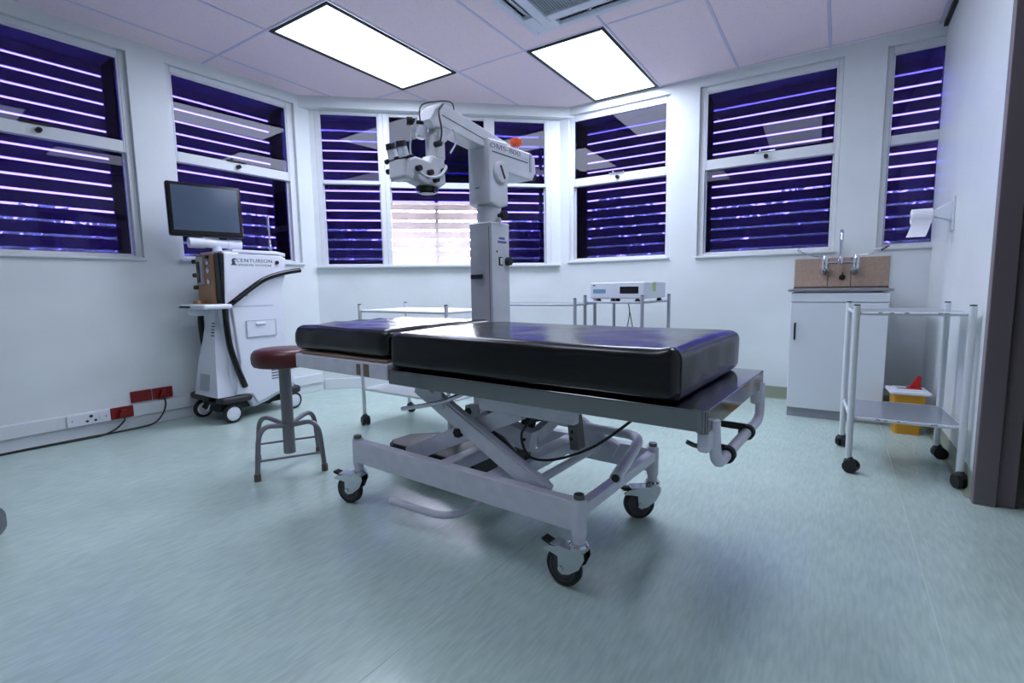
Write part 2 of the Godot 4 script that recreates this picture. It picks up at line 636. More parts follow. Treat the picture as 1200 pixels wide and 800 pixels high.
# o: {g: glass [x0, x1], out: [x0, x1, y0, y1] hole in the wall, rail: [y0, y1], low, off: glass plane, side: which outer reveals are dark, open: lower sash pushed up}
func window(number: int, yaw: float, o: Dictionary) -> void:
	var g: Array = o.g
	var off: float = o.off
	var low: float = o.get("low", WIN_LOW)
	var rail: Array = o.rail
	var cx: float = (g[0] + g[1]) / 2
	var basis := Basis(Vector3.UP, yaw)
	var w := struct("window_%d" % number, basis * Vector3(cx, low, -off), yaw)
	var sh := Vector3(-cx, -low, off) # from wall frame into the window's own
	var fr := MB.new()
	ring(fr, [g[0] - 0.012, g[1] + 0.012, low - 0.012, WIN_TOP + 0.012], o.out, -(off - 0.016), -(off + 0.075))
	part(w, "window_frame", fr.shifted(sh), K.frame)
	if o.get("sill", true):
		part(w, "window_sill", MB.new().box(Vector3((o.out[0] + o.out[1]) / 2, o.out[2] - 0.008, -(off - 0.035)), Vector3(o.out[1] - o.out[0] + 0.02, 0.02, 0.075), 0.005).shifted(sh), K.frame)
	# sashes: a slim frame with the filmed pane
	for k in 2:
		var up := k == 0
		var y0: float = rail[0] if up else low
		var y1: float = WIN_TOP if up else rail[1]
		var z: float = -off if up else -(off + 0.034)
		var raised: bool = not up and o.get("open", false)
		var lift: float = (WIN_TOP - 0.005 - y1) if raised else 0.0
		var s := MB.new()
		ring(s, [g[0], g[1], (rail[1] if up else low) + lift, (WIN_TOP if up else rail[0]) + lift], [g[0] - 0.012, g[1] + 0.012, y0 - (0.0 if up else 0.012) + lift, y1 + (0.012 if up else 0.0) + lift], z - 0.014, z + 0.014, 0.003)
		var sash := part(w, "upper_sash" if up else "lower_sash", s.shifted(sh), K.frame)
		var gy0: float = (rail[1] if up else low) + lift
		var gy1: float = (WIN_TOP if up else rail[0]) + lift
		part(sash, "pane", MB.new().box(Vector3(cx, (gy0 + gy1) / 2, z), Vector3(g[1] - g[0] + 0.006, gy1 - gy0 + 0.006, 0.004)).shifted(sh), K.film_glass, "blue-tinted pane")
	if o.get("latch", true):
		var l := MB.new()
		var ry: float = rail[1]
		l.cyl(Vector3(cx, ry - 0.035, -off + 0.014), Vector3(cx, ry - 0.035, -off + 0.045), 0.017, 0.015)
		l.cyl(Vector3(cx, ry - 0.035, -off + 0.045), Vector3(cx, ry - 0.035, -off + 0.052), 0.013, 0.008)
		var latch := part(w, "latch", l.shifted(sh), K.dark_metal, "dark round sash latch")
		part(latch, "latch_bar", MB.new().box(Vector3(cx - 0.01, ry + 0.004, -off + 0.016), Vector3(0.15, 0.012, 0.02), 0.003).box(Vector3(cx - 0.045, ry + 0.016, -off + 0.016), Vector3(0.014, 0.02, 0.016), 0.003).shifted(sh), K.chrome if o.get("bright", false) else K.dark_metal)
	# outer reveal and the slatted shutter beyond it
	var so := off + 0.285
	var sx0: float = o.out[0] if not o.has("span") else o.span[0]
	var sx1: float = o.out[1] if not o.has("span") else o.span[1]
	part(w, "outer_head", MB.new().box(Vector3((sx0 + sx1) / 2, WIN_TOP + 0.05, -(off + 0.175)), Vector3(sx1 - sx0, 0.05, 0.2)).shifted(sh), K.soffit)
	part(w, "outer_sill", MB.new().box(Vector3((sx0 + sx1) / 2, low - 0.06, -(off + 0.175)), Vector3(sx1 - sx0, 0.05, 0.2)).shifted(sh), K.soffit)
	for e in o.get("cheeks", [0, 1]):
		var ex: float = sx0 - 0.005 if e == 0 else sx1 + 0.005
		part(w, "outer_cheek", MB.new().box(Vector3(ex + (0.03 if e == 0 else -0.03), (low + WIN_TOP) / 2, -(off + 0.19)), Vector3(0.05, WIN_TOP - low + 0.2, 0.225)).shifted(sh), K.lining, "dark brown timber cheek")
	var shut := Node3D.new()
	shut.name = "shutter"
	w.add_child(shut, true)
	shut.set_meta("label", "slatted outside shutter")
	var sm := MB.new().box(Vector3.ZERO, Vector3(sx1 - sx0, 0.0785, 0.02), 0.002).mesh()
	var y := 1.2525 + 0.0475
	y -= 0.095 * 2
	while y < WIN_TOP + 0.14:
		if y > low - 0.07:
			var s := part(shut, "slat", sm, K.slat)
			s.position = Vector3((sx0 + sx1) / 2, y, -so) + sh
		y += 0.095
	for px in o.get("posts", []):
		part(shut, "post", MB.new().box(Vector3(px, (low + WIN_TOP) / 2, -(so - 0.025)), Vector3(0.035, WIN_TOP - low + 0.25, 0.03)).shifted(sh), K.slat)

# where two wall planes (normal angle, offset) meet in plan
func meet(a: float, oa: float, b: float, ob: float) -> Vector2:
	var det := sin(a) * cos(b) - cos(a) * sin(b)
	return Vector2((oa * cos(b) - ob * cos(a)) / det, (sin(a) * ob - sin(b) * oa) / det)

const TL := -0.95049 # directions (from straight ahead, to the right) of the walls' outward normals
const TB := -0.16639
const TR := 0.56373
const TG := 0.5812 # the ceiling grid, the right wall and the floor streaks run along this
const OL := 4.2166
const OB := 4.945
const OR := 4.580
const GR := 0.532 # right wall, in grid coordinates
const GF := -3.4 # wall behind the camera

func grid_to_plan(gt: float, gn: float) -> Vector2:
	return Vector2(gt * cos(TG) + gn * sin(TG), -gt * sin(TG) + gn * cos(TG))

func plan_to_grid(p: Vector2) -> Vector2:
	return Vector2(p.x * cos(TG) - p.y * sin(TG), p.x * sin(TG) + p.y * cos(TG))

func along(t: float, p: Vector2) -> float:
	return p.x * cos(t) - p.y * sin(t)

var corners := [] # of the room, in plan: back left, bay left, bay right, far right, back right

func build_room() -> void:
	var c0 := meet(TL, OL, TG, GF)
	var c1 := meet(TL, OL, TB, OB)
	var c2 := meet(TB, OB, TR, OR)
	var gr := TG + PI / 2 # outward normal of the right wall
	var c3 := meet(TR, OR, gr, GR)
	var c4 := meet(gr, GR, TG, GF)
	corners = [c0, c1, c2, c3, c4]
	var lw0: float = along(TL, c0)
	var lw1: float = along(TL, c1)
	var rw0: float = along(TR, c2)
	var rw1: float = along(TR, c3)
	var bw0: float = along(TB, c1)
	var bw1: float = along(TB, c2)
	# floor, in the grid's axes so that its streaks run with the room
	var fl := struct("floor", Vector3.ZERO, -TG)
	part(fl, "vinyl_sheet", MB.new().box(Vector3(-1.9, -0.05, -0.85), Vector3(6.2, 0.1, 10.1)), K.floor)
	for gx in [-0.93, 0.27]:
		part(fl, "weld_seam", MB.new().box(Vector3(gx, 0.0003, -0.8), Vector3(0.003, 0.0012, 8.0)), K.seam)
	# ceiling: slab, grid bars and lay-in tiles clipped to the room
	var ce := struct("ceiling", Vector3.ZERO, -TG)
	part(ce, "slab", MB.new().box(Vector3(-1.9, CEIL + 0.17, -0.85), Vector3(6.6, 0.1, 10.5)), K.soffit)
	var outline := PackedVector2Array()
	for p in corners:
		var g := plan_to_grid(p)
		outline.append(g)
	outline = Geometry2D.offset_polygon(outline, 0.03)[0]
	var xs := []
	var ys := []
	for i in range(-7, 4):
		xs.append(-0.135 + 0.628 * i)
	for j in range(-5, 5):
		ys.append(2.062 + 1.24 * j)
	var bars := MB.new()
	var flat := Transform3D(Basis(Vector3(1, 0, 0), Vector3(0, 0, -1), Vector3(0, 1, 0)), Vector3.ZERO) # (x, y, z) -> (x, z, -y)
	for x in xs:
		for q in Geometry2D.intersect_polygons(outline, PackedVector2Array([Vector2(x - 0.008, -5), Vector2(x + 0.008, -5), Vector2(x + 0.008, 7), Vector2(x - 0.008, 7)])):
			part(ce, "grid_bar", MB.new().prism(q, CEIL - 0.001, CEIL + 0.02, flat, 0.001), K.grid)
	for y in ys:
		for q in Geometry2D.intersect_polygons(outline, PackedVector2Array([Vector2(-5, y - 0.008), Vector2(2, y - 0.008), Vector2(2, y + 0.008), Vector2(-5, y + 0.008)])):
			part(ce, "grid_bar", MB.new().prism(q, CEIL - 0.0005, CEIL + 0.02, flat, 0.001), K.grid)
	var holes := [Rect2(-3.275, 2.062, 0.628, 1.24), Rect2(-2.019, 3.302, 0.628, 1.24), Rect2(-1.80, 2.195, 0.9, 0.9), Rect2(-0.763, 1.819, 0.628, 1.242), Rect2(-2.019, 0.201, 0.628, 1.242)]
	for i in xs.size() - 1:
		for j in ys.size() - 1:
			var r := Rect2(xs[i] + 0.009, ys[j] + 0.009, 0.61, 1.222)
			if holes[0].grow(-0.05).intersects(r) or holes[1].grow(-0.05).intersects(r):
				continue
			var polys := [PackedVector2Array([r.position, r.position + Vector2(r.size.x, 0), r.end, r.position + Vector2(0, r.size.y)])]
			for hk in [2, 3, 4]:
				var h: Rect2 = holes[hk]
				if h.intersects(r) and polys:
					polys = Geometry2D.clip_polygons(polys[0], PackedVector2Array([h.position, h.position + Vector2(h.size.x, 0), h.end, h.position + Vector2(0, h.size.y)]))
			for p in polys:
				for q in Geometry2D.intersect_polygons(outline, p):
					if q.size() < 3:
						continue
					part(ce, "ceiling_tile", MB.new().prism(q, CEIL + 0.001, CEIL + 0.014, flat, 0.002), K.tile)
	# left wall with two sash windows
	var w1 := [0.43, 1.408, WIN_LOW - 0.03, WIN_TOP + 0.055]
	var w2 := [1.640, 2.636, WIN_LOW - 0.03, WIN_TOP + 0.055]
	var b := MB.new()
	wall_boxes(b, lw0 - 0.3, lw1 + 0.12, OL, OL + 0.3, [w1, w2])
	part(struct("wall_left", Vector3.ZERO, -TL), "plaster", b, K.wall)
	window(1, -TL, {"g": [0.48, 1.356], "out": w1, "rail": [1.918, 1.996], "off": 4.2636, "cheeks": [0, 1]})
	window(2, -TL, {"g": [1.690, 2.567], "out": w2, "rail": [1.918, 1.993], "off": 4.2636, "cheeks": [0, 1]})
	# bay wall: three windows side by side under a shallow beam
	b = MB.new()
	wall_boxes(b, bw0 - 0.12, bw1 + 0.12, OB, OB + 0.3, [[-0.965, 1.25, WIN_LOW - 0.064, WIN_TOP + 0.03]])
	var wb := struct("wall_back", Vector3.ZERO, -TB)
	part(wb, "plaster", b, K.wall)
	part(wb, "beam", MB.new().box(Vector3((bw0 + bw1) / 2, (CEIL + 0.05 + 2.575) / 2, -(OB - 0.02)), Vector3(bw1 - bw0 + 0.3, CEIL + 0.05 - 2.575, 0.10), 0.006), K.wall)
	part(wb, "sill_ledge", MB.new().box(Vector3((bw0 + bw1) / 2, 1.163, -(OB - 0.012)), Vector3(bw1 - bw0 - 0.02, 0.024, 0.07), 0.006), K.frame)
	var lo := WIN_LOW - 0.034
	var top := WIN_TOP + 0.03
	window(3, -TB, {"g": [-0.9116, -0.414], "out": [-0.965, -0.358, lo - 0.03, top], "rail": [1.925, 1.955], "off": 4.9591, "low": lo, "latch": false, "sill": false, "span": [-1.15, -0.361], "cheeks": [], "posts": [-0.99]})
	window(4, -TB, {"g": [-0.302, 0.588], "out": [-0.358, 0.640, lo - 0.03, top], "rail": [1.900, 1.955], "off": 4.9591, "low": lo, "latch": false, "sill": false, "span": [-0.361, 0.643], "cheeks": [], "open": true, "posts": [0.12]})
	window(5, -TB, {"g": [0.690, 1.184], "out": [0.640, 1.25, lo - 0.03, top], "rail": [1.93, 1.962], "off": 4.9591, "low": lo, "latch": false, "sill": false, "span": [0.643, 1.42], "cheeks": [], "posts": [1.205]})
	# wall with the sink
	var w6 := [-2.204, -1.222, WIN_LOW - 0.03, WIN_TOP + 0.06]
	var w7 := [-0.978, 0.036, WIN_LOW - 0.035, WIN_TOP + 0.06]
	var w8 := [0.292, 0.90, WIN_LOW - 0.03, WIN_TOP + 0.06]
	b = MB.new()
	wall_boxes(b, rw0 - 0.12, rw1 + 0.6, OR, OR + 0.3, [w6, w7, w8])
	part(struct("wall_far", Vector3.ZERO, -TR), "plaster", b, K.wall)
	window(6, -TR, {"g": [-2.1546, -1.268], "out": w6, "rail": [1.922, 1.998], "off": 4.6274, "bright": true})
	window(7, -TR, {"g": [-0.9187, -0.0067], "out": w7, "rail": [1.918, 2.000], "off": 4.6274, "bright": true})
	window(8, -TR, {"g": [0.342, 0.85], "out": w8, "rail": [1.922, 1.990], "off": 4.6274, "latch": false})
	# right wall with the doorway, in the grid's axes
	var wr := struct("wall_right", Vector3.ZERO, -TG)
	b = MB.new()
	b.box(Vector3(GR + 0.06, CEIL / 2 + 0.05, -(2.80 + 4.72) / 2), Vector3(0.12, CEIL + 0.3, 4.72 - 2.80))
	b.box(Vector3(GR + 0.06, (2.08 + CEIL + 0.2) / 2, -2.32), Vector3(0.12, CEIL + 0.2 - 2.08, 0.96))
	b.box(Vector3(GR + 0.06, CEIL / 2 + 0.05, -(1.84 + GF - 0.3) / 2), Vector3(0.12, CEIL + 0.3, 1.84 - GF + 0.3))
	part(wr, "plaster", b, K.wall)
	var cg := plan_to_grid(c3)
	part(wr, "ceiling_edge_strip", MB.new().box(Vector3(GR - 0.012, CEIL - 0.012, -(cg.y + GF) / 2), Vector3(0.024, 0.024, cg.y - GF)), K.dark_metal)
	var wf := struct("wall_front", Vector3.ZERO, -TG)
	part(wf, "plaster", MB.new().box(Vector3(-1.9, CEIL / 2 + 0.05, -(GF - 0.06)), Vector3(6.0, CEIL + 0.3, 0.12)), K.wall)
	# steel door frame; beyond it a dark passage
	var d := struct("door_1", Vector3.ZERO, -TG)
	for e in [[2.80, -1.0], [1.84, 1.0]]:
		var jb := MB.new()
		jb.box(Vector3(GR + 0.022, 1.04, -(e[0] + e[1] * 0.012)), Vector3(0.075, 2.1, 0.05), 0.004)
		jb.box(Vector3(GR + 0.09, 1.04, -(e[0] + e[1] * 0.003)), Vector3(0.062, 2.1, 0.032), 0.004)
		part(d, "door_jamb", jb, K.door_metal)
	part(d, "door_head", MB.new().box(Vector3(GR + 0.06, 2.08, -2.32), Vector3(0.13, 0.04, 0.98), 0.004), K.door_metal)
	var hall := struct("wall_passage", Vector3.ZERO, -TG)
	b = MB.new()
	b.box(Vector3(GR + 1.3, 1.3, -2.3), Vector3(0.1, 2.9, 3.6))
	b.box(Vector3(GR + 0.7, 1.3, -4.05), Vector3(1.2, 2.9, 0.1))
	b.box(Vector3(GR + 0.7, 1.3, -0.5), Vector3(1.2, 2.9, 0.1))
	b.box(Vector3(GR + 0.7, 2.75, -2.3), Vector3(1.3, 0.1, 3.6))
	b.box(Vector3(GR + 0.72, -0.055, -2.3), Vector3(1.2, 0.1, 3.6))
	part(hall, "plaster", b, K.passage)
	# skirtings
	var tl := struct("baseboard_left", Vector3.ZERO, -TL)
	part(tl, "skirting_board", MB.new().box(Vector3((lw0 + lw1) / 2, 0.039, -(OL - 0.0125)), Vector3(lw1 - lw0 - 0.03, 0.078, 0.025), 0.003), K.trim)
	part(tl, "cable_trunking", MB.new().box(Vector3((lw0 + lw1) / 2, 0.121, -(OL - 0.022)), Vector3(lw1 - lw0 - 0.05, 0.084, 0.044), 0.004), K.trim)
	var tb := struct("baseboard_back", Vector3.ZERO, -TB)
	part(tb, "skirting_board", MB.new().box(Vector3((bw0 + bw1) / 2, 0.05, -(OB - 0.01)), Vector3(bw1 - bw0 - 0.03, 0.1, 0.02), 0.003), K.trim)
	var tr := struct("baseboard_far", Vector3.ZERO, -TR)
	part(tr, "coved_skirting", MB.new().prism(PackedVector2Array([Vector2(0, 0), Vector2(0.03, 0), Vector2(0.012, 0.006), Vector2(0.006, 0.02), Vector2(0.005, 0.1), Vector2(0, 0.1)]), rw0 + 0.02, rw1 - 0.01, Transform3D(Basis(Vector3(0, 0, 1), Vector3(0, 1, 0), Vector3(1, 0, 0)), Vector3(0, 0, -OR))), K.cove)
	var trr := struct("baseboard_right", Vector3.ZERO, -TG)
	part(trr, "coved_skirting", MB.new().prism(PackedVector2Array([Vector2(0, 0), Vector2(-0.03, 0), Vector2(-0.012, 0.006), Vector2(-0.006, 0.02), Vector2(-0.005, 0.1), Vector2(0, 0.1)]), -cg.y + 0.01, -2.83, Transform3D(Basis.IDENTITY, Vector3(GR, 0, 0))), K.cove)

# ---------------------------------------------------------------- ceiling fittings
func ceiling_light(gt: float, gn: float, long: float, label: String, share := 1.0) -> void:
	var p := grid_to_plan(gt, gn)
	var t := thing("ceiling_light", label, "light", P(p.x, CEIL, p.y), -TG, "recessed ceiling light panels")
	var b := MB.new()
	var hx := 0.302
	var hz := long / 2
	for s in [-1, 1]:
		b.box(Vector3(s * (hx - 0.011), -0.004, 0), Vector3(0.022, 0.012, long), 0.003)
		b.box(Vector3(0, -0.004, s * (hz - 0.011)), Vector3(2 * hx - 0.044, 0.012, 0.022), 0.003)
	part(t, "frame", b, K.light_frame, "black edging of the light panel")
	part(t, "housing", MB.new().box(Vector3(0, 0.055, 0), Vector3(2 * hx, 0.08, long), 0.004), K.trim)
	part(t, "diffuser", MB.new().box(Vector3(0, 0.004, 0), Vector3(2 * hx - 0.04, 0.008, long - 0.04), 0.002), K.diffuser, "white glowing diffuser")
	var l := AreaLight3D.new()
	l.name = "panel_light"
	l.area_size = Vector2(2 * hx - 0.05, long - 0.05)
	l.light_color = Color(0.87, 0.905, 1.0)
	l.light_energy = LIGHT * share
	l.area_range = 12.0
	l.shadow_enabled = true
	l.position = Vector3(0, -0.012, 0)
	l.rotation.x = -PI / 2
	t.add_child(l)

func air_conditioner() -> void:
	var p := grid_to_plan(-1.35, 2.645)
	var t := thing("ceiling_air_conditioner", "white ceiling cassette air conditioner with slatted intake grille", "air conditioner", P(p.x, CEIL, p.y), -TG)
	var b := MB.new()
	# square fascia: rim, corner blocks beside the four air slots, and a surround for the grille
	for s in [-1, 1]:
		b.box(Vector3(s * 0.452, -0.012, 0), Vector3(0.046, 0.03, 0.95), 0.008)
		b.box(Vector3(0, -0.012, s * 0.452), Vector3(0.86, 0.03, 0.046), 0.008)
		b.box(Vector3(s * 0.322, -0.014, 0), Vector3(0.07, 0.03, 0.714), 0.006)
		b.box(Vector3(0, -0.014, s * 0.322), Vector3(0.575, 0.03, 0.07), 0.006)
		for q in [-1, 1]:
			b.box(Vector3(s * 0.393, -0.0135, q * 0.343), Vector3(0.075, 0.03, 0.18), 0.003)
			b.box(Vector3(q * 0.306, -0.0135, s * 0.393), Vector3(0.104, 0.03, 0.075), 0.003)
	part(t, "fascia", b, K.plastic)
	part(t, "casing", MB.new().box(Vector3(0, 0.075, 0), Vector3(0.88, 0.12, 0.88), 0.004), K.plastic_grey)
	for s in [-1, 1]:
		part(t, "louvre", MB.new().box(Vector3(s * 0.402, -0.001, 0), Vector3(0.05, 0.006, 0.49), 0.002, Basis(Vector3(0, 0, 1), s * 0.5)), K.plastic)
		part(t, "louvre", MB.new().box(Vector3(0, -0.001, s * 0.402), Vector3(0.49, 0.006, 0.05), 0.002, Basis(Vector3(1, 0, 0), -s * 0.5)), K.plastic)
	var gm := MB.new().box(Vector3.ZERO, Vector3(0.008, 0.016, 0.57), 0.001).mesh()
	for i in 34:
		var o := part(t, "grille_slat", gm, K.plastic_grey)
		o.position = Vector3(-0.28 + 0.56 * i / 33.0, -0.012, 0)

# ---------------------------------------------------------------- the bed
const BED_YAW := -0.64096
func A(a: float, y: float, c: float) -> Vector3: # along the bed from its near right end, height, across
	return Vector3(-a, y, -c)

func caster(parent: Node3D, at: Vector3, yaw: float) -> void:
	# at: where its stem enters the frame (bed axes); the wheel trails by 0.06
	var x := Transform3D(Basis(Vector3.UP, yaw), at)
	var root := Node3D.new()
	root.name = "caster"
	parent.add_child(root, true)
	root.transform = x
	var r := 0.062
	var wx := -0.055
	var wheel := Transform3D(Basis(Vector3(1, 0, 0), PI / 2), Vector3(wx, r, 0))
	part(root, "tyre", MB.new().lathe([Vector2(0.046, -0.013), Vector2(0.056, -0.016), Vector2(r, -0.010), Vector2(r + 0.0, 0.010), Vector2(0.056, 0.016), Vector2(0.046, 0.013)], wheel, 36, 60), K.black_rubber)
	part(root, "wheel", MB.new().lathe([Vector2(0, -0.013), Vector2(0.036, -0.013), Vector2(0.038, -0.010), Vector2(0.041, -0.010), Vector2(0.042, -0.0135), Vector2(0.05, -0.0135), Vector2(0.05, 0.0135), Vector2(0.042, 0.0135), Vector2(0.041, 0.010), Vector2(0.038, 0.010), Vector2(0.036, 0.013), Vector2(0, 0.013)], wheel, 32), K.hub)
	var fk := PackedVector2Array([Vector2(0.028, 0.135), Vector2(0.03, 0.118), Vector2(0.012, 0.08), Vector2(-0.025, 0.052), Vector2(-0.05, 0.044), Vector2(-0.064, 0.052), Vector2(-0.066, 0.1), Vector2(-0.09, 0.104), Vector2(-0.118, 0.106), Vector2(-0.124, 0.114), Vector2(-0.10, 0.126), Vector2(-0.05, 0.135)])
	var fb := MB.new()
	fb.prism(fk, 0.019, 0.024, Transform3D.IDENTITY, 0.001)
	fb.prism(fk, -0.024, -0.019, Transform3D.IDENTITY, 0.001)
	fb.box(Vector3(-0.035, 0.134, 0), Vector3(0.12, 0.006, 0.05), 0.002)
	fb.lathe([Vector2(0, 0.137), Vector2(0.03, 0.137), Vector2(0.031, 0.15), Vector2(0.026, 0.157), Vector2(0.0, 0.158)])
	fb.cyl(Vector3(wx, r, -0.027), Vector3(wx, r, 0.027), 0.009)
	part(root, "fork", fb, K.chrome)
	part(root, "brake_pedal", MB.new().box(Vector3(-0.105, 0.128, 0), Vector3(0.06, 0.012, 0.035), 0.004, Basis(Vector3(0, 0, 1), -0.25)), K.black_rubber)
	part(root, "stem", MB.new().cyl(Vector3(0, 0.155, 0), Vector3(0, 0.20, 0), 0.02), K.enamel)

func bed() -> void:
	var t := thing("operating_bed", "white enamel scissor lift operating bed with stainless tray and four braked casters", "bed", P(0.476, 0, 1.191), BED_YAW)
	# stainless platform with a turned-down edge
	var b := MB.new()
	b.box(A(0.5985, 0.632, 0.357), Vector3(1.197, 0.008, 0.714), 0.003)
	b.box(A(0.5985, 0.607, 0.004), Vector3(1.197, 0.056, 0.008), 0.003)
	b.box(A(0.5985, 0.607, 0.710), Vector3(1.197, 0.056, 0.008), 0.003)
	b.box(A(0.006, 0.605, 0.357), Vector3(0.012, 0.060, 0.714), 0.004)
	b.box(A(1.193, 0.607, 0.357), Vector3(0.008, 0.056, 0.714), 0.003)
	b.cyl(A(0.014, 0.576, 0.012), A(0.014, 0.636, 0.012), 0.0145)
	b.cyl(A(0.014, 0.576, 0.702), A(0.014, 0.636, 0.702), 0.0145)
	part(t, "tray", b, K.steel, "stainless steel platform tray")
	# hinged head section
	b = MB.new()
	b.box(A(1.530, 0.6225, 0.014), Vector3(0.656, 0.063, 0.028), 0.004)
	b.box(A(1.530, 0.6225, 0.700), Vector3(0.656, 0.063, 0.028), 0.004)
	b.box(A(1.845, 0.6225, 0.357), Vector3(0.026, 0.063, 0.66), 0.004)
	b.box(A(1.215, 0.6225, 0.357), Vector3(0.026, 0.063, 0.66), 0.004)
	var hs := part(t, "head_section", b, K.enamel, "white head section frame")
	part(hs, "panel", MB.new().box(A(1.53, 0.662, 0.357), Vector3(0.63, 0.012, 0.69), 0.003), K.ply)
	part(hs, "tape", MB.new().box(A(1.332, 0.620, -0.0005), Vector3(0.036, 0.052, 0.0012)).box(A(1.383, 0.620, -0.0005), Vector3(0.026, 0.045, 0.0012)), K.tape, "brown worn tape")
	# under-frame
	b = MB.new()
	for c in [0.10, 0.60]:
		b.box(A(0.615, 0.547, c), Vector3(0.39, 0.067, 0.035), 0.004)
	b.box(A(0.43, 0.561, 0.357), Vector3(0.035, 0.04, 0.48), 0.004)
	b.box(A(0.79, 0.561, 0.357), Vector3(0.035, 0.04, 0.48), 0.004)
	b.box(A(1.12, 0.566, 0.357), Vector3(0.035, 0.026, 0.56), 0.004)
	part(t, "under_frame", b, K.enamel)
	part(t, "hanger_tab", MB.new().box(A(1.005, 0.535, 0.075), Vector3(0.045, 0.085, 0.008), 0.002), K.enamel)
	# base
	b = MB.new()
	b.box(A(0.935, 0.245, 0.052), Vector3(1.11, 0.098, 0.042), 0.005)
	b.box(A(0.935, 0.245, 0.662), Vector3(1.11, 0.098, 0.042), 0.005)
	for c in [0.052, 0.662]:
		for a in [0.385, 1.485]:
			b.cyl(A(a, 0.182, c), A(a, 0.299, c), 0.0235, -1, 24)
	part(t, "base_rails", b, K.enamel)
	b = MB.new()
	b.box(A(0.385, 0.262, 0.357), Vector3(0.036, 0.04, 0.58), 0.004)
	part(t, "cross_bar", b, K.enamel)
	part(t, "cross_bar", MB.new().box(A(0.745, 0.262, 0.357), Vector3(0.075, 0.05, 0.58), 0.004), K.enamel)
	part(t, "cross_bar", MB.new().box(A(0.98, 0.262, 0.357), Vector3(0.06, 0.05, 0.58), 0.004), K.enamel)
	part(t, "cross_tube", MB.new().cyl(A(0.60, 0.275, 0.07), A(0.60, 0.275, 0.64), 0.015), K.enamel)
	for c in [0.052, 0.662]:
		for a in [0.385, 1.485]:
			part(t, "post_cap", MB.new().cyl(A(a, 0.298, c), A(a, 0.313, c), 0.017, 0.016), K.steel_dark)
	# scissor arms: one straight, one kneed, on both sides
	for side in [[0.095, 1.0], [0.62, -1.0]]:
		var c: float = side[0]
		var s: float = side[1]
		var arm := MB.new().bar(A(1.13, 0.570, c), A(0.525, 0.262, c), 0.03, 0.072, 0.004)
		arm.bar(A(1.125, 0.592, c), A(0.53, 0.296, c), 0.046, 0.006, 0.001)
		part(t, "scissor_arm", arm, K.enamel)
		var ci := c + 0.042 * s
		part(t, "scissor_arm", MB.new().bar(A(1.245, 0.248, ci), A(0.66, 0.520, ci), 0.03, 0.066, 0.004), K.enamel)
		for q in [[0.912, 0.411], [1.215, 0.262]]:
			part(t, "pivot_bolt", MB.new().cyl(A(q[0], q[1], c - 0.022), A(q[0], q[1], c - 0.0), 0.019, -1, 6), K.dark_metal)
	# lifting linkage
	var fl := Transform3D(Basis(Vector3(-1, 0, 0), Vector3(0, 1, 0), Vector3(0, 0, -1)), Vector3.ZERO) # outline (along, height), drawn out across the bed
	part(t, "linkage", MB.new().prism(PackedVector2Array([Vector2(0.985, 0.416), Vector2(0.875, 0.473), Vector2(0.70, 0.428), Vector2(0.655, 0.424), Vector2(0.672, 0.35), Vector2(0.73, 0.356), Vector2(0.741, 0.374), Vector2(0.872, 0.414), Vector2(0.94, 0.378)]), 0.195, 0.245, fl, 0.004), K.enamel)
	part(t, "linkage_pin", MB.new().cyl(A(0.69, 0.395, 0.188), A(0.69, 0.395, 0.196), 0.006), K.gap)
	part(t, "linkage", MB.new().bar(A(0.675, 0.395, 0.24), A(0.685, 0.43, 0.40), 0.035, 0.05), K.enamel)
	part(t, "hydraulic_cylinder", MB.new().bar(A(0.70, 0.565, 0.275), A(0.775, 0.200, 0.275), 0.05, 0.046, 0.008), K.steel_dark)
	part(t, "hydraulic_cylinder", MB.new().cyl(A(0.985, 0.385, 0.31), A(0.79, 0.235, 0.31), 0.030), K.steel_dark)
	part(t, "pivot_block", MB.new().box(A(1.03, 0.433, 0.30), Vector3(0.05, 0.05, 0.05), 0.006), K.enamel)
	part(t, "block_bolt", MB.new().cyl(A(1.03, 0.435, 0.268), A(1.03, 0.435, 0.276), 0.015), K.gap)
	part(t, "lock_bracket", MB.new().box(A(0.508, 0.45, 0.25), Vector3(0.036, 0.14, 0.05), 0.003, Basis(Vector3(0, 0, 1), 0.12)), K.steel_dark)
	for y in [0.42, 0.445, 0.47]:
		part(t, "bracket_hole", MB.new().cyl(A(0.508 - (y - 0.45) * 0.12, y, 0.223), A(0.508 - (y - 0.45) * 0.12, y, 0.226), 0.006), K.gap)
	# crank tube, open at its near end
	var pts := bent([A(0.322, 0.338, 0.175), A(0.36, 0.352, 0.40), A(0.40, 0.36, 0.575), A(0.56, 0.35, 0.60), A(0.86, 0.35, 0.62)], 0.09)
	part(t, "bent_tube", MB.new().tube(pts, 0.019, 14), K.enamel)
	part(t, "tube_mouth", MB.new().cyl(A(0.3212, 0.3376, 0.1707), A(0.3225, 0.338, 0.178), 0.013), K.black_rubber)
	# pedal and lever
	part(t, "foot_pedal", MB.new().tube(bent([A(1.235, 0.092, 0.015), A(0.945, 0.085, 0.045), A(0.89, 0.10, 0.16), A(0.89, 0.24, 0.34)], 0.07), 0.0125), K.enamel)
	part(t, "release_lever", MB.new().tube(bent([A(1.175, 0.474, 0.045), A(1.03, 0.508, 0.05), A(0.95, 0.530, 0.055), A(0.86, 0.575, 0.10)], 0.05), 0.0085), K.chrome)
	# push handle under the tray's end
	part(t, "push_handle", MB.new().tube(bent([A(0.0, 0.60, 0.065), A(-0.005, 0.476, 0.07), A(-0.005, 0.476, 0.645), A(0.0, 0.60, 0.66)], 0.06), 0.0155), K.enamel)
	part(t, "handle_socket", MB.new().box(A(0.012, 0.551, 0.045), Vector3(0.03, 0.052, 0.07), 0.006), K.enamel)
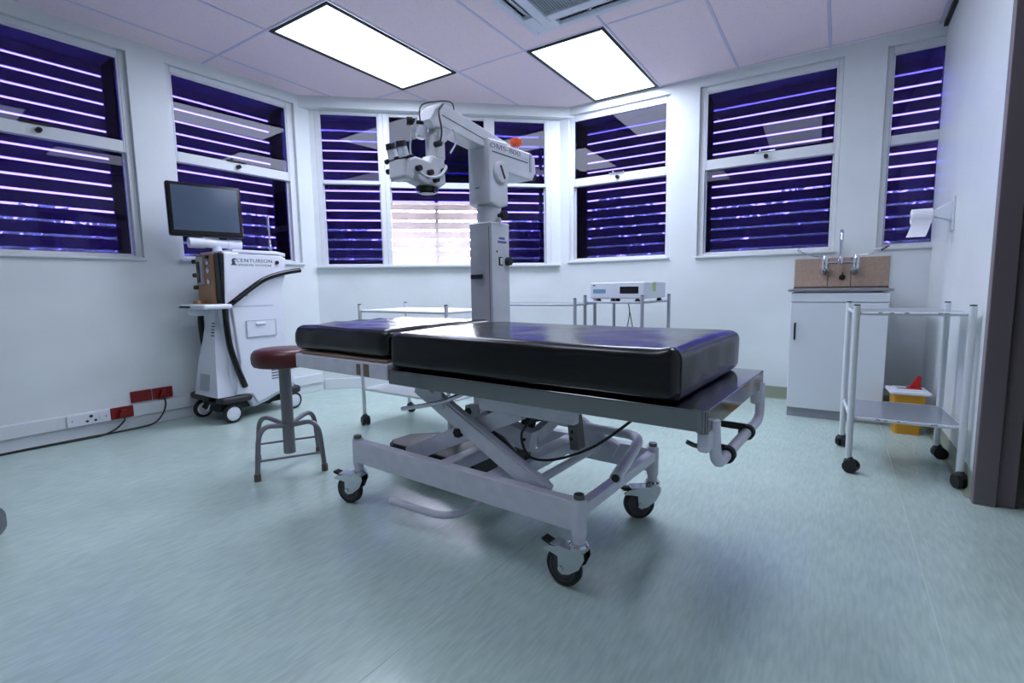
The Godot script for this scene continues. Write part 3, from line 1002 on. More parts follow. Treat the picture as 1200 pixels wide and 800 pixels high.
	part(t, "handle_socket", MB.new().box(A(0.012, 0.551, 0.665), Vector3(0.03, 0.052, 0.06), 0.006), K.enamel)
	for c in [0.185, 0.44]:
		var k := MB.new().cyl(A(-0.005, 0.476, c - 0.011), A(-0.005, 0.476, c + 0.011), 0.024)
		k.box(A(0.035, 0.492, c), Vector3(0.075, 0.02, 0.016), 0.003)
		part(t, "handle_clamp", k, K.black_rubber)
	part(t, "hook", MB.new().tube(curve([A(0.022, 0.578, 0.03), A(0.022, 0.545, 0.03), A(0.034, 0.535, 0.03), A(0.058, 0.542, 0.03)]), 0.006), K.steel_dark)
	part(t, "control_cable", MB.new().tube(curve([A(0.46, 0.515, 0.15), A(0.60, 0.49, 0.15), A(0.66, 0.45, 0.15), A(0.668, 0.40, 0.15), A(0.63, 0.352, 0.15), A(0.53, 0.365, 0.15), A(0.38, 0.44, 0.15), A(0.22, 0.575, 0.15)]), 0.0045, 8), K.cable)
	for q in [[0.385, 0.052, -0.05], [0.385, 0.662, 0.7], [1.485, 0.052, 0.25], [1.485, 0.662, 0.3]]:
		caster(t, A(q[0], 0.0, q[1]), q[2])

func mattresses() -> void:
	var f := FastNoiseLite.new()
	f.seed = 77
	f.frequency = 3.0
	f.fractal_octaves = 2
	var t := thing("mattress", "long black vinyl mattress on the stainless tray of the bed", "mattress", P(0.476, 0.637, 1.191), BED_YAW, "black bed mattress sections")
	part(t, "cushion", MB.new().rbox(Vector3(-0.637, 0.072, -0.3525), Vector3(1.125, 0.144, 0.695), 0.034, 6, 1, f), K.vinyl)
	var h := thing("mattress", "short black vinyl mattress on the white head section of the bed", "mattress", P(0.476, 0.670, 1.191), BED_YAW, "black bed mattress sections")
	part(h, "cushion", MB.new().rbox(Vector3(-1.545, 0.060, -0.3525), Vector3(0.675, 0.118, 0.695), 0.044, 6, 2, f), K.vinyl)

# ---------------------------------------------------------------- stool
func stool() -> void:
	var t := thing("stool", "round stool with dark red vinyl seat on grey four-legged base", "stool", P(-1.215, 0, 2.62), 0.46)
	part(t, "seat", MB.new().lathe([Vector2(0, 0.550), Vector2(0.13, 0.550), Vector2(0.148, 0.556), Vector2(0.156, 0.572), Vector2(0.158, 0.60), Vector2(0.154, 0.622), Vector2(0.142, 0.637), Vector2(0.115, 0.645), Vector2(0.06, 0.650), Vector2(0, 0.652)], Transform3D.IDENTITY, 48), K.red_vinyl, "dark red vinyl seat")
	part(t, "column", MB.new().cyl(Vector3(0, 0.075, 0), Vector3(0, 0.55, 0), 0.030, -1, 24).cyl(Vector3(0, 0.535, 0), Vector3(0, 0.552, 0), 0.05), K.grey_paint)
	for s in [[-0.155, 0.16], [0.155, 0.16], [-0.155, -0.16], [0.155, -0.16]]:
		var d := Vector3(s[0], 0, s[1])
		var pts := bent([Vector3(0, 0.228, 0) + d * 0.10, d * 0.90 + Vector3(0, 0.272, 0), d * 1.02 + Vector3(0, 0.02, 0)], 0.095, 10)
		part(t, "leg", MB.new().tube(pts, 0.0125), K.grey_paint)
		part(t, "foot_cap", MB.new().cyl(d * 1.02 + Vector3(0, 0.0, 0), d * 1.02 + Vector3(0, 0.035, 0), 0.0165, 0.0155), K.foot)
	for z in [0.158, -0.158]:
		part(t, "cross_rod", MB.new().cyl(Vector3(-0.152, 0.098, z), Vector3(0.152, 0.098, z), 0.006), K.grey_paint)

# ---------------------------------------------------------------- the surgical console
func console() -> void:
	var t := thing("surgical_console", "white wheeled eye surgery console with monitor and black curved handle", "medical console", P(-2.085, 0, 3.80), -0.5672)
	# the side outline, front at -d: (depth, height)
	var sidexf := Transform3D(Basis(Vector3(0, 0, -1), Vector3(0, 1, 0), Vector3(1, 0, 0)), Vector3.ZERO) # (x, y, z) -> x: z, depth: -z
	var body := PackedVector2Array([Vector2(-0.19, 0.83), Vector2(-0.17, 1.235), Vector2(0.27, 1.225), Vector2(0.325, 1.20), Vector2(0.315, 1.12), Vector2(0.285, 1.03), Vector2(0.27, 0.86), Vector2(0.285, 0.62), Vector2(0.32, 0.38), Vector2(0.345, 0.19), Vector2(0.30, 0.15), Vector2(0.18, 0.13), Vector2(0.10, 0.10), Vector2(0.0, 0.075), Vector2(-0.03, 0.08), Vector2(-0.07, 0.155), Vector2(-0.19, 0.165), Vector2(-0.185, 0.40), Vector2(-0.16, 0.60)])
	part(t, "body", MB.new().prism(body, -0.165, 0.165, sidexf, 0.022), K.plastic)
	# raised side panel that swells over the lower half
	for s in [-1.0, 1.0]:
		var pan := PackedVector2Array([Vector2(-0.165, 0.19), Vector2(-0.115, 0.42), Vector2(-0.135, 0.66), Vector2(-0.15, 0.84), Vector2(-0.05, 0.945), Vector2(0.08, 1.03), Vector2(0.24, 1.09), Vector2(0.30, 1.08), Vector2(0.262, 0.98), Vector2(0.25, 0.85), Vector2(0.265, 0.6), Vector2(0.30, 0.34), Vector2(0.318, 0.21), Vector2(0.2, 0.165), Vector2(0.0, 0.10), Vector2(-0.04, 0.175)])
		part(t, "side_panel", MB.new().prism(pan, 0.150 * s if s > 0 else -0.186, 0.186 if s > 0 else -0.150, sidexf, 0.014), K.plastic)
	# lid
	part(t, "lid", MB.new().prism(PackedVector2Array([Vector2(-0.10, 1.226), Vector2(-0.09, 1.25), Vector2(0.25, 1.252), Vector2(0.325, 1.24), Vector2(0.325, 1.215), Vector2(0.25, 1.222)]), -0.15, 0.15, sidexf, 0.008), K.plastic)
	part(t, "lid_gap", MB.new().box(Vector3(0.1655, 1.222, -0.10), Vector3(0.002, 0.006, 0.32)), K.gap)
	# front: gold connector panel in a black surround
	part(t, "front_surround", MB.new().box(Vector3(0, 1.03, 0.172), Vector3(0.31, 0.39, 0.045), 0.012), K.gloss_black)
	var gp := part(t, "connector_panel", MB.new().box(Vector3(-0.035, 1.03, 0.190), Vector3(0.235, 0.385, 0.03), 0.008), K.gold, "gold-coloured connector panel")
	part(gp, "cassette_port", MB.new().box(Vector3(-0.085, 1.10, 0.208), Vector3(0.075, 0.2, 0.03), 0.008), K.plastic_grey)
	part(gp, "cassette_window", MB.new().box(Vector3(-0.085, 1.09, 0.222), Vector3(0.04, 0.15, 0.012), 0.003), K.gloss_black)
	for y in [1.16, 1.10, 1.02]:
		part(gp, "socket", MB.new().lathe([Vector2(0, 0.0), Vector2(0.02, 0.0), Vector2(0.02, 0.012), Vector2(0.014, 0.016), Vector2(0.0, 0.016)], Transform3D(Basis(Vector3(1, 0, 0), PI / 2), Vector3(0.025, y, 0.203)), 20), K.chrome)
	part(gp, "socket", MB.new().box(Vector3(0.02, 1.195, 0.208), Vector3(0.04, 0.025, 0.012), 0.003), K.gap)
	for y in [1.17, 1.07, 0.98]:
		part(gp, "hose_port", MB.new().cyl(Vector3(-0.145, y, 0.195), Vector3(-0.175, y, 0.215), 0.016), K.black_rubber)
	# tray on the front
	var tr := part(t, "instrument_tray", MB.new().rbox(Vector3(0.055, 0.843, 0.265), Vector3(0.37, 0.034, 0.20), 0.015, 4), K.plastic)
	part(tr, "tray_slot", MB.new().box(Vector3(-0.015, 0.843, 0.3655), Vector3(0.15, 0.014, 0.004)), K.gap)
	part(tr, "tray_arm", MB.new().box(Vector3(0.185, 0.838, -0.0), Vector3(0.006, 0.005, 0.34)), K.plastic_grey)
	part(tr, "tray_hub", MB.new().cyl(Vector3(-0.06, 0.855, 0.25), Vector3(-0.06, 0.885, 0.25), 0.04, 0.03), K.gold)
	part(tr, "tray_bracket", MB.new().rbox(Vector3(-0.08, 0.80, 0.25), Vector3(0.12, 0.05, 0.1), 0.02, 3), K.plastic)
	# front column, waisted, standing between the wheels
	var fc := MB.new()
	var prof := [[0.83, 0.065, 0.04], [0.72, 0.065, 0.045], [0.60, 0.085, 0.06], [0.45, 0.12, 0.085], [0.30, 0.145, 0.10], [0.19, 0.16, 0.11]]
	for i in prof.size() - 1:
		var p = prof[i]
		var q = prof[i + 1]
		var z0 := 0.17
		fc.quad(Vector3(-q[1], q[0], z0 + q[2]), Vector3(q[1], q[0], z0 + q[2]), Vector3(p[1], p[0], z0 + p[2]), Vector3(-p[1], p[0], z0 + p[2]))
		fc.quad(Vector3(q[1], q[0], z0 + q[2]), Vector3(q[1] + 0.01, q[0], z0 - 0.1), Vector3(p[1] + 0.01, p[0], z0 - 0.1), Vector3(p[1], p[0], z0 + p[2]))
		fc.quad(Vector3(-q[1] - 0.01, q[0], z0 - 0.1), Vector3(-q[1], q[0], z0 + q[2]), Vector3(-p[1], p[0], z0 + p[2]), Vector3(-p[1] - 0.01, p[0], z0 - 0.1))
	part(t, "front_column", fc, K.plastic)
	for i in 5:
		part(t, "vent_slot", MB.new().box(Vector3(0.055, 0.72 - 0.022 * i, 0.218 + 0.003 * i), Vector3(0.035, 0.006, 0.006)), K.gap)
	part(t, "front_recess", MB.new().box(Vector3(-0.02, 0.29, 0.273), Vector3(0.13, 0.12, 0.006), 0.002, Basis(Vector3(1, 0, 0), -0.12)), K.plastic_grey)
	# black handles curving round the side, and down the front
	for s in [-1.0, 1.0]:
		part(t, "side_handle", MB.new().tube(curve([Vector3(0.165 * s, 0.84, 0.165), Vector3(0.205 * s, 0.88, 0.13), Vector3(0.212 * s, 0.955, 0.03), Vector3(0.212 * s, 1.035, -0.10), Vector3(0.212 * s, 1.085, -0.26), Vector3(0.212 * s, 1.108, -0.40)], 0.02), 0.019), K.gloss_black, "black curved handle")
		part(t, "corner_bumper", MB.new().tube(curve([Vector3(0.168 * s, 0.845, 0.185), Vector3(0.178 * s, 0.72, 0.190), Vector3(0.183 * s, 0.55, 0.178), Vector3(0.192 * s, 0.40, 0.145), Vector3(0.198 * s, 0.30, 0.115), Vector3(0.192 * s, 0.25, 0.095)], 0.02), 0.021), K.gloss_black)
	part(t, "handle_mount", MB.new().rbox(Vector3(0.195, 0.925, 0.06), Vector3(0.03, 0.03, 0.06), 0.012, 3).rbox(Vector3(0.195, 1.075, -0.235), Vector3(0.03, 0.03, 0.06), 0.012, 3), K.plastic_grey)
	# drawer on the side with its grip
	var dr := part(t, "drawer", MB.new().rbox(Vector3(0.187, 0.668, -0.062), Vector3(0.012, 0.125, 0.23), 0.0055, 3), K.plastic)
	var edge := MB.new()
	ring(edge, [-0.113, 0.113, -0.06, 0.06], [-0.1155, 0.1155, -0.0625, 0.0625], 0.0, 0.002, 0.0)
	var e := part(dr, "drawer_gap", edge, K.grey_ink)
	e.transform = Transform3D(Basis(Vector3(0, 0, -1), Vector3(0, 1, 0), Vector3(1, 0, 0)), Vector3(0.192, 0.668, -0.062))
	part(dr, "drawer_grip", MB.new().rbox(Vector3(0.196, 0.705, -0.055), Vector3(0.02, 0.02, 0.08), 0.009, 3), K.plastic)
	for i in 5:
		part(t, "vent_slot", MB.new().box(Vector3(0.1865, 0.36 - 0.022 * i, -0.17), Vector3(0.004, 0.006, 0.10)), K.gap)
	part(t, "side_stud", MB.new().cyl(Vector3(0.16, 1.165, -0.235), Vector3(0.174, 1.165, -0.235), 0.014), K.black_rubber)
	# rear fairing and wheel arches
	part(t, "wheel_arch", MB.new().rbox(Vector3(0.15, 0.165, 0.16), Vector3(0.12, 0.05, 0.22), 0.022, 4), K.base_grey)
	part(t, "wheel_arch", MB.new().rbox(Vector3(-0.12, 0.175, 0.22), Vector3(0.25, 0.055, 0.13), 0.025, 4), K.base_grey)
	part(t, "wheel_arch", MB.new().rbox(Vector3(0.13, 0.15, -0.30), Vector3(0.11, 0.06, 0.14), 0.022, 4), K.base_grey)
	part(t, "wheel_arch", MB.new().rbox(Vector3(-0.13, 0.15, -0.30), Vector3(0.11, 0.06, 0.14), 0.022, 4), K.base_grey)
	part(t, "undercarriage", MB.new().rbox(Vector3(0, 0.115, -0.02), Vector3(0.26, 0.08, 0.56), 0.02, 3), K.gap)
	part(t, "brake_lever", MB.new().tube(bent([Vector3(0.03, 0.13, 0.27), Vector3(0.03, 0.09, 0.29), Vector3(-0.07, 0.085, 0.30), Vector3(-0.07, 0.13, 0.27)], 0.02), 0.007), K.chrome)
	for q in [[0.19, 0.20], [-0.185, 0.22], [0.185, -0.29], [-0.175, -0.29]]:
		var xf := Transform3D(Basis(Vector3(0, 0, 1), PI / 2), Vector3(q[0], 0.068, q[1]))
		var w := part(t, "wheel", MB.new().lathe([Vector2(0.05, -0.018), Vector2(0.062, -0.018), Vector2(0.068, -0.010), Vector2(0.068, 0.010), Vector2(0.062, 0.018), Vector2(0.05, 0.018)], xf, 32, 50), K.black_rubber)
		part(w, "wheel_cover", MB.new().lathe([Vector2(0, -0.021), Vector2(0.035, -0.021), Vector2(0.052, -0.015), Vector2(0.052, 0.015), Vector2(0.035, 0.021), Vector2(0, 0.021)], xf, 32), K.plastic)
	# monitor on its arm, turned to face the bed
	var mo := Node3D.new()
	mo.name = "monitor"
	t.add_child(mo, true)
	mo.transform = Transform3D(Basis(Vector3.UP, 1.3108) * Basis(Vector3(1, 0, 0), -0.06), Vector3(0.012, 1.525, 0.182))
	part(mo, "monitor_case", MB.new().rbox(Vector3(0, 0, -0.022), Vector3(0.47, 0.375, 0.05), 0.016, 4), K.gloss_black)
	part(mo, "screen", MB.new().box(Vector3(0, 0.008, 0.0025), Vector3(0.412, 0.31, 0.003)), K.screen, "dark glossy screen")
	part(mo, "back_cover", MB.new().rbox(Vector3(0, 0, -0.055), Vector3(0.40, 0.31, 0.04), 0.018, 3), K.plastic)
	part(t, "monitor_arm", MB.new().cyl(Vector3(-0.02, 1.295, 0.27), Vector3(0.02, 1.295, 0.0), 0.032).cyl(Vector3(-0.026, 1.295, 0.30), Vector3(-0.012, 1.295, 0.20), 0.037).cyl(Vector3(0.012, 1.295, 0.05), Vector3(0.025, 1.295, -0.04), 0.036).cyl(Vector3(0, 1.23, 0.12), Vector3(0, 1.30, 0.12), 0.03).box(Vector3(-0.01, 1.34, 0.16), Vector3(0.03, 0.10, 0.12), 0.01), K.plastic)
	# pole for the infusion bottle
	part(t, "infusion_pole", MB.new().cyl(Vector3(0.09, 1.25, -0.235), Vector3(0.09, 1.265, -0.235), 0.03, 0.012).cyl(Vector3(0.09, 1.26, -0.235), Vector3(0.09, 1.345, -0.235), 0.010, 0.009).cyl(Vector3(0.09, 1.345, -0.235), Vector3(0.09, 1.53, -0.235), 0.006).cyl(Vector3(0.075, 1.42, -0.235), Vector3(0.075, 1.52, -0.235), 0.004), K.chrome)
	# lettering on the side
	var side := Basis(Vector3(0, 0, -1), Vector3(0, 1, 0), Vector3(1, 0, 0))
	text(t, "CENTURION", 0.046, K.lettering, Transform3D(side.scaled_local(Vector3(1.12, 0.72, 1)), Vector3(0.1655, 1.172, -0.060)))
	text(t, "VISION SYSTEM", 0.026, K.lettering, Transform3D(side.scaled_local(Vector3(1.42, 0.75, 1)), Vector3(0.1655, 1.139, -0.060)))
	# the helmeted emblem before the words
	part(t, "emblem", MB.new().prism(PackedVector2Array([Vector2(-0.02, -0.026), Vector2(0.026, -0.026), Vector2(0.01, -0.012), Vector2(0.013, 0.004), Vector2(0.004, 0.006), Vector2(0.012, 0.016), Vector2(0.022, 0.014), Vector2(0.016, 0.026), Vector2(-0.004, 0.022), Vector2(-0.013, 0.008), Vector2(-0.008, -0.01)]), 0.0, 0.0015, Transform3D(side, Vector3(0.1655, 1.162, 0.100))), K.lettering)

# ---------------------------------------------------------------- microscope
func microscope() -> void:
	var t := thing("surgical_microscope", "pale grey floor-standing surgical microscope with swing arm and orange knob", "microscope", P(-0.128, 0, 2.742), BED_YAW)
	# base plate
	var flat := Transform3D(Basis(Vector3(1, 0, 0), Vector3(0, 0, -1), Vector3(0, 1, 0)), Vector3.ZERO)
	var bp := PackedVector2Array()
	for q in [[0.22, -0.40], [0.18, -0.44], [-0.33, -0.44], [-0.39, -0.40], [-0.39, -0.26], [-0.25, -0.13], [-0.24, 0.12], [0.22, 0.12]]:
		bp.append(Vector2(q[0], q[1]))
	part(t, "base", MB.new().prism(bp, 0.0, 0.118, flat, 0.012), K.gap, "black floor base")
	var tp := PackedVector2Array()
	for q in bp:
		tp.append(q * 0.97 + Vector2(-0.002, -0.005))
	part(t, "base_top", MB.new().prism(tp, 0.116, 0.126, flat, 0.005), K.base_grey)
	# column
	var cx := 0.018
	part(t, "column", MB.new().box(Vector3(cx, 0.70, 0), Vector3(0.155, 1.165, 0.155), 0.006), K.scope)
	part(t, "column_cap", MB.new().box(Vector3(cx, 1.278, 0), Vector3(0.16, 0.02, 0.16), 0.008), K.scope)
	part(t, "panel_gap", MB.new().box(Vector3(cx + 0.060, 0.70, 0.0778), Vector3(0.003, 1.13, 0.001)), K.lettering)
	part(t, "neck", MB.new().cyl(Vector3(cx, 1.285, 0), Vector3(cx, 1.375, 0), 0.066, -1, 28), K.scope)
	part(t, "neck_knob", MB.new().cyl(Vector3(cx + 0.06, 1.325, 0), Vector3(cx + 0.095, 1.325, 0.0), 0.010).cyl(Vector3(cx + 0.09, 1.325, 0), Vector3(cx + 0.115, 1.325, 0.0), 0.022), K.black_rubber)
	# head block with sloping top and pointed lower edge
	var blk := PackedVector2Array([Vector2(-0.08, 1.385), Vector2(0.0, 1.36), Vector2(0.08, 1.385), Vector2(0.08, 1.705), Vector2(-0.08, 1.715)])
	part(t, "head_block", MB.new().prism(blk, cx - 0.0765, cx + 0.0765, Transform3D(Basis(Vector3(0, 0, 1), Vector3(0, 1, 0), Vector3(1, 0, 0)), Vector3.ZERO), 0.012), K.scope)
	part(t, "green_mark", MB.new().box(Vector3(cx - 0.01, 1.465, 0.0803), Vector3(0.028, 0.006, 0.001)), mat(Color(0.1, 0.42, 0.33), 0.5))
	# rear arm with the model lettering
	part(t, "rear_arm", MB.new().prism(PackedVector2Array([Vector2(0.05, 1.565), Vector2(0.05, 1.700), Vector2(-0.30, 1.70), Vector2(-0.335, 1.685), Vector2(-0.345, 1.60), Vector2(-0.315, 1.555), Vector2(-0.28, 1.548)]), cx - 0.06, cx + 0.0775, Transform3D(Basis(Vector3(0, 0, 1), Vector3(0, 1, 0), Vector3(1, 0, 0)), Vector3.ZERO), 0.008), K.scope)
	var sideb := Basis(Vector3(0, 0, -1), Vector3(0, 1, 0), Vector3(1, 0, 0))
	text(t, "OMS-800", 0.052, K.grey_ink, Transform3D(sideb.scaled_local(Vector3(1.25, 0.62, 1)), Vector3(cx + 0.0785, 1.672, -0.055)))
	part(t, "stripe", MB.new().box(Vector3(cx + 0.0782, 1.641, -0.10), Vector3(0.001, 0.006, 0.32)), K.lettering)
	part(t, "stripe", MB.new().box(Vector3(cx + 0.0782, 1.657, -0.225), Vector3(0.001, 0.003, 0.085)), K.plastic_grey)
	part(t, "rear_groove", MB.new().rbox(Vector3(cx + 0.0775, 1.645, -0.285), Vector3(0.01, 0.10, 0.02), 0.0045, 3), K.plastic_grey)
	# round tension dial
	var dial := Transform3D(Basis(Vector3(0, 0, 1), -PI / 2), Vector3(cx + 0.0765, 1.545, -0.005))
	var dl := part(t, "tension_dial", MB.new().lathe([Vector2(0, 0.0), Vector2(0.056, 0.0), Vector2(0.056, 0.012), Vector2(0.05, 0.018), Vector2(0, 0.018)], dial, 36), K.scope)
	part(dl, "dial_grip", MB.new().box(Vector3(cx + 0.096, 1.545, -0.005), Vector3(0.006, 0.075, 0.014), 0.003, Basis(Vector3(1, 0, 0), 0.5)), K.base_grey)
	part(t, "lock_knob", MB.new().cyl(Vector3(cx + 0.02, 1.70, -0.225), Vector3(cx + 0.02, 1.735, -0.225), 0.010).cyl(Vector3(cx + 0.02, 1.72, -0.15), Vector3(cx + 0.02, 1.72, -0.24), 0.009), K.chrome)
	part(t, "orange_knob", MB.new().lathe([Vector2(0, 1.733), Vector2(0.022, 1.733), Vector2(0.036, 1.745), Vector2(0.036, 1.768), Vector2(0.028, 1.775), Vector2(0, 1.776)], Transform3D(Basis.IDENTITY, Vector3(cx + 0.02, 0, -0.228)), 10, 20), K.orange, "bright orange locking knob")
	part(t, "rear_knob", MB.new().cyl(Vector3(cx + 0.03, 1.59, -0.33), Vector3(cx + 0.03, 1.59, -0.37), 0.010).cyl(Vector3(cx + 0.03, 1.59, -0.36), Vector3(cx + 0.03, 1.59, -0.385), 0.026), K.black_rubber)
	# front arm rising towards the bed
	var arm := PackedVector2Array([Vector2(-0.15, 1.64), Vector2(-0.15, 1.722), Vector2(0.38, 1.800), Vector2(0.425, 1.765), Vector2(0.465, 1.705), Vector2(0.445, 1.672), Vector2(0.37, 1.690), Vector2(0.06, 1.660)])
	var axf := Transform3D(Basis(Vector3(0, 0, 1), Vector3(0, 1, 0), Vector3(1, 0, 0)), Vector3.ZERO)
	part(t, "front_arm", MB.new().prism(arm, cx - 0.06, cx + 0.045, axf, 0.006), K.scope)
	part(t, "arm_seam", MB.new().bar(Vector3(cx + 0.0455, 1.742, 0.385), Vector3(cx + 0.0455, 1.700, 0.08), 0.001, 0.004, 0.0, Vector3.UP), K.lettering)
	part(t, "arm_lamp", MB.new().cyl(Vector3(cx - 0.01, 1.685, 0.455), Vector3(cx - 0.02, 1.64, 0.462), 0.024).cyl(Vector3(cx - 0.02, 1.64, 0.462), Vector3(cx - 0.021, 1.632, 0.463), 0.020), K.plastic)
	part(t, "arm_knob", MB.new().cyl(Vector3(cx, 1.70, 0.45), Vector3(cx - 0.03, 1.70, 0.50), 0.008).cyl(Vector3(cx - 0.03, 1.70, 0.50), Vector3(cx - 0.045, 1.70, 0.52), 0.018), K.black_rubber)
	# suspended optics
	part(t, "suspension", MB.new().box(Vector3(cx, 1.67, 0.385), Vector3(0.05, 0.07, 0.06), 0.012).box(Vector3(cx, 1.60, 0.390), Vector3(0.078, 0.13, 0.085), 0.018).cyl(Vector3(cx + 0.03, 1.645, 0.385), Vector3(cx + 0.052, 1.645, 0.385), 0.026), K.scope)
	part(t, "optics_body", MB.new().prism(PackedVector2Array([Vector2(0.355, 1.44), Vector2(0.36, 1.555), Vector2(0.44, 1.555), Vector2(0.465, 1.525), Vector2(0.55, 1.53), Vector2(0.585, 1.515), Vector2(0.585, 1.455), Vector2(0.55, 1.425), Vector2(0.47, 1.408), Vector2(0.40, 1.412)]), cx - 0.045, cx + 0.04, axf, 0.014), K.scope)
	part(t, "objective", MB.new().cyl(Vector3(cx, 1.41, 0.45), Vector3(cx, 1.388, 0.45), 0.052, 0.048, 28).cyl(Vector3(cx, 1.388, 0.45), Vector3(cx, 1.383, 0.45), 0.036), K.gloss_black)
	part(t, "binocular_prism", MB.new().box(Vector3(cx - 0.01, 1.468, 0.592), Vector3(0.115, 0.09, 0.065), 0.014), K.scope)
	part(t, "adjust_bar", MB.new().cyl(Vector3(cx - 0.085, 1.512, 0.605), Vector3(cx + 0.085, 1.512, 0.605), 0.006).cyl(Vector3(cx - 0.095, 1.512, 0.605), Vector3(cx - 0.08, 1.512, 0.605), 0.011).box(Vector3(cx - 0.01, 1.514, 0.605), Vector3(0.11, 0.014, 0.03), 0.004), K.black_rubber)
	for s in [-0.042, 0.026]:
		var base := Vector3(cx + s, 1.515, 0.605)
		var dir := Vector3(0, 0.96, 0.28)
		var ey := part(t, "eyepiece", MB.new().cyl(base, base + dir * 0.045, 0.023, 0.021), K.plastic)
		part(ey, "eyecup", MB.new().cyl(base + dir * 0.042, base + dir * 0.066, 0.024, 0.021), K.black_rubber)
		part(ey, "eye_lens", MB.new().cyl(base + dir * 0.0661, base + dir * 0.068, 0.013), K.plastic)
	for q in [[0.05, 1.475, 0.545], [0.05, 1.468, 0.475], [0.05, 1.442, 0.44], [0.05, 1.49, 0.385], [0.052, 1.605, 0.42], [-0.075, 1.47, 0.60]]:
		part(t, "focus_knob", MB.new().cyl(Vector3(cx + q[0] * 0.6, q[1], q[2]), Vector3(cx + q[0] * 1.25, q[1], q[2]), 0.0135, 0.0125), K.black_rubber)
	# cables
	part(t, "cable", MB.new().tube(curve([Vector3(cx - 0.02, 1.69, 0.46), Vector3(cx - 0.02, 1.775, 0.455), Vector3(cx + 0.0, 1.812, 0.38), Vector3(cx + 0.02, 1.828, 0.30), Vector3(cx + 0.02, 1.80, 0.275), Vector3(cx + 0.02, 1.77, 0.285)]), 0.0032, 8), K.base_grey)
	part(t, "cable", MB.new().tube(curve([Vector3(cx + 0.05, 1.79, 0.38), Vector3(cx + 0.065, 1.74, 0.425), Vector3(cx + 0.075, 1.66, 0.42), Vector3(cx + 0.06, 1.60, 0.42)]), 0.0042, 8), K.base_grey)
	part(t, "cable", MB.new().tube(curve([Vector3(cx, 1.71, 0.50), Vector3(cx - 0.02, 1.60, 0.525), Vector3(cx - 0.01, 1.52, 0.53)]), 0.004, 8), K.plastic_grey)
	part(t, "cable", MB.new().tube(curve([Vector3(cx + 0.04, 1.465, 0.545), Vector3(cx + 0.07, 1.44, 0.51), Vector3(cx + 0.07, 1.455, 0.44), Vector3(cx + 0.06, 1.50, 0.385), Vector3(cx + 0.035, 1.52, 0.36)]), 0.0065, 8), K.plastic)
	part(t, "cable", MB.new().tube(curve([Vector3(cx + 0.05, 1.66, 0.36), Vector3(cx + 0.06, 1.69, 0.33), Vector3(cx + 0.05, 1.64, 0.30), Vector3(cx + 0.05, 1.58, 0.34)]), 0.004, 8), K.plastic)
	# on the column: lever, switch, dial and printed lines
	part(t, "lever", MB.new().bar(Vector3(cx - 0.055, 1.005, 0.092), Vector3(cx + 0.02, 1.005, 0.092), 0.022, 0.026, 0.005), K.base_grey)
	part(t, "print", MB.new().box(Vector3(cx + 0.0778, 1.205, -0.01), Vector3(0.001, 0.012, 0.05)).box(Vector3(cx + 0.0778, 1.186, -0.012), Vector3(0.001, 0.012, 0.075)), K.ink_blue)
	part(t, "switch", MB.new().box(Vector3(cx + 0.0785, 1.085, 0.005), Vector3(0.006, 0.045, 0.03), 0.001), K.gap)
	part(t, "rocker", MB.new().box(Vector3(cx + 0.082, 1.085, 0.004), Vector3(0.006, 0.034, 0.016), 0.002), K.plastic)
	part(t, "brightness_dial", MB.new().cyl(Vector3(cx + 0.077, 1.085, -0.055), Vector3(cx + 0.10, 1.085, -0.055), 0.024, 0.021), K.base_grey)
	part(t, "screw", MB.new().cyl(Vector3(cx + 0.077, 1.135, 0.035), Vector3(cx + 0.08, 1.135, 0.035), 0.005), K.gap)

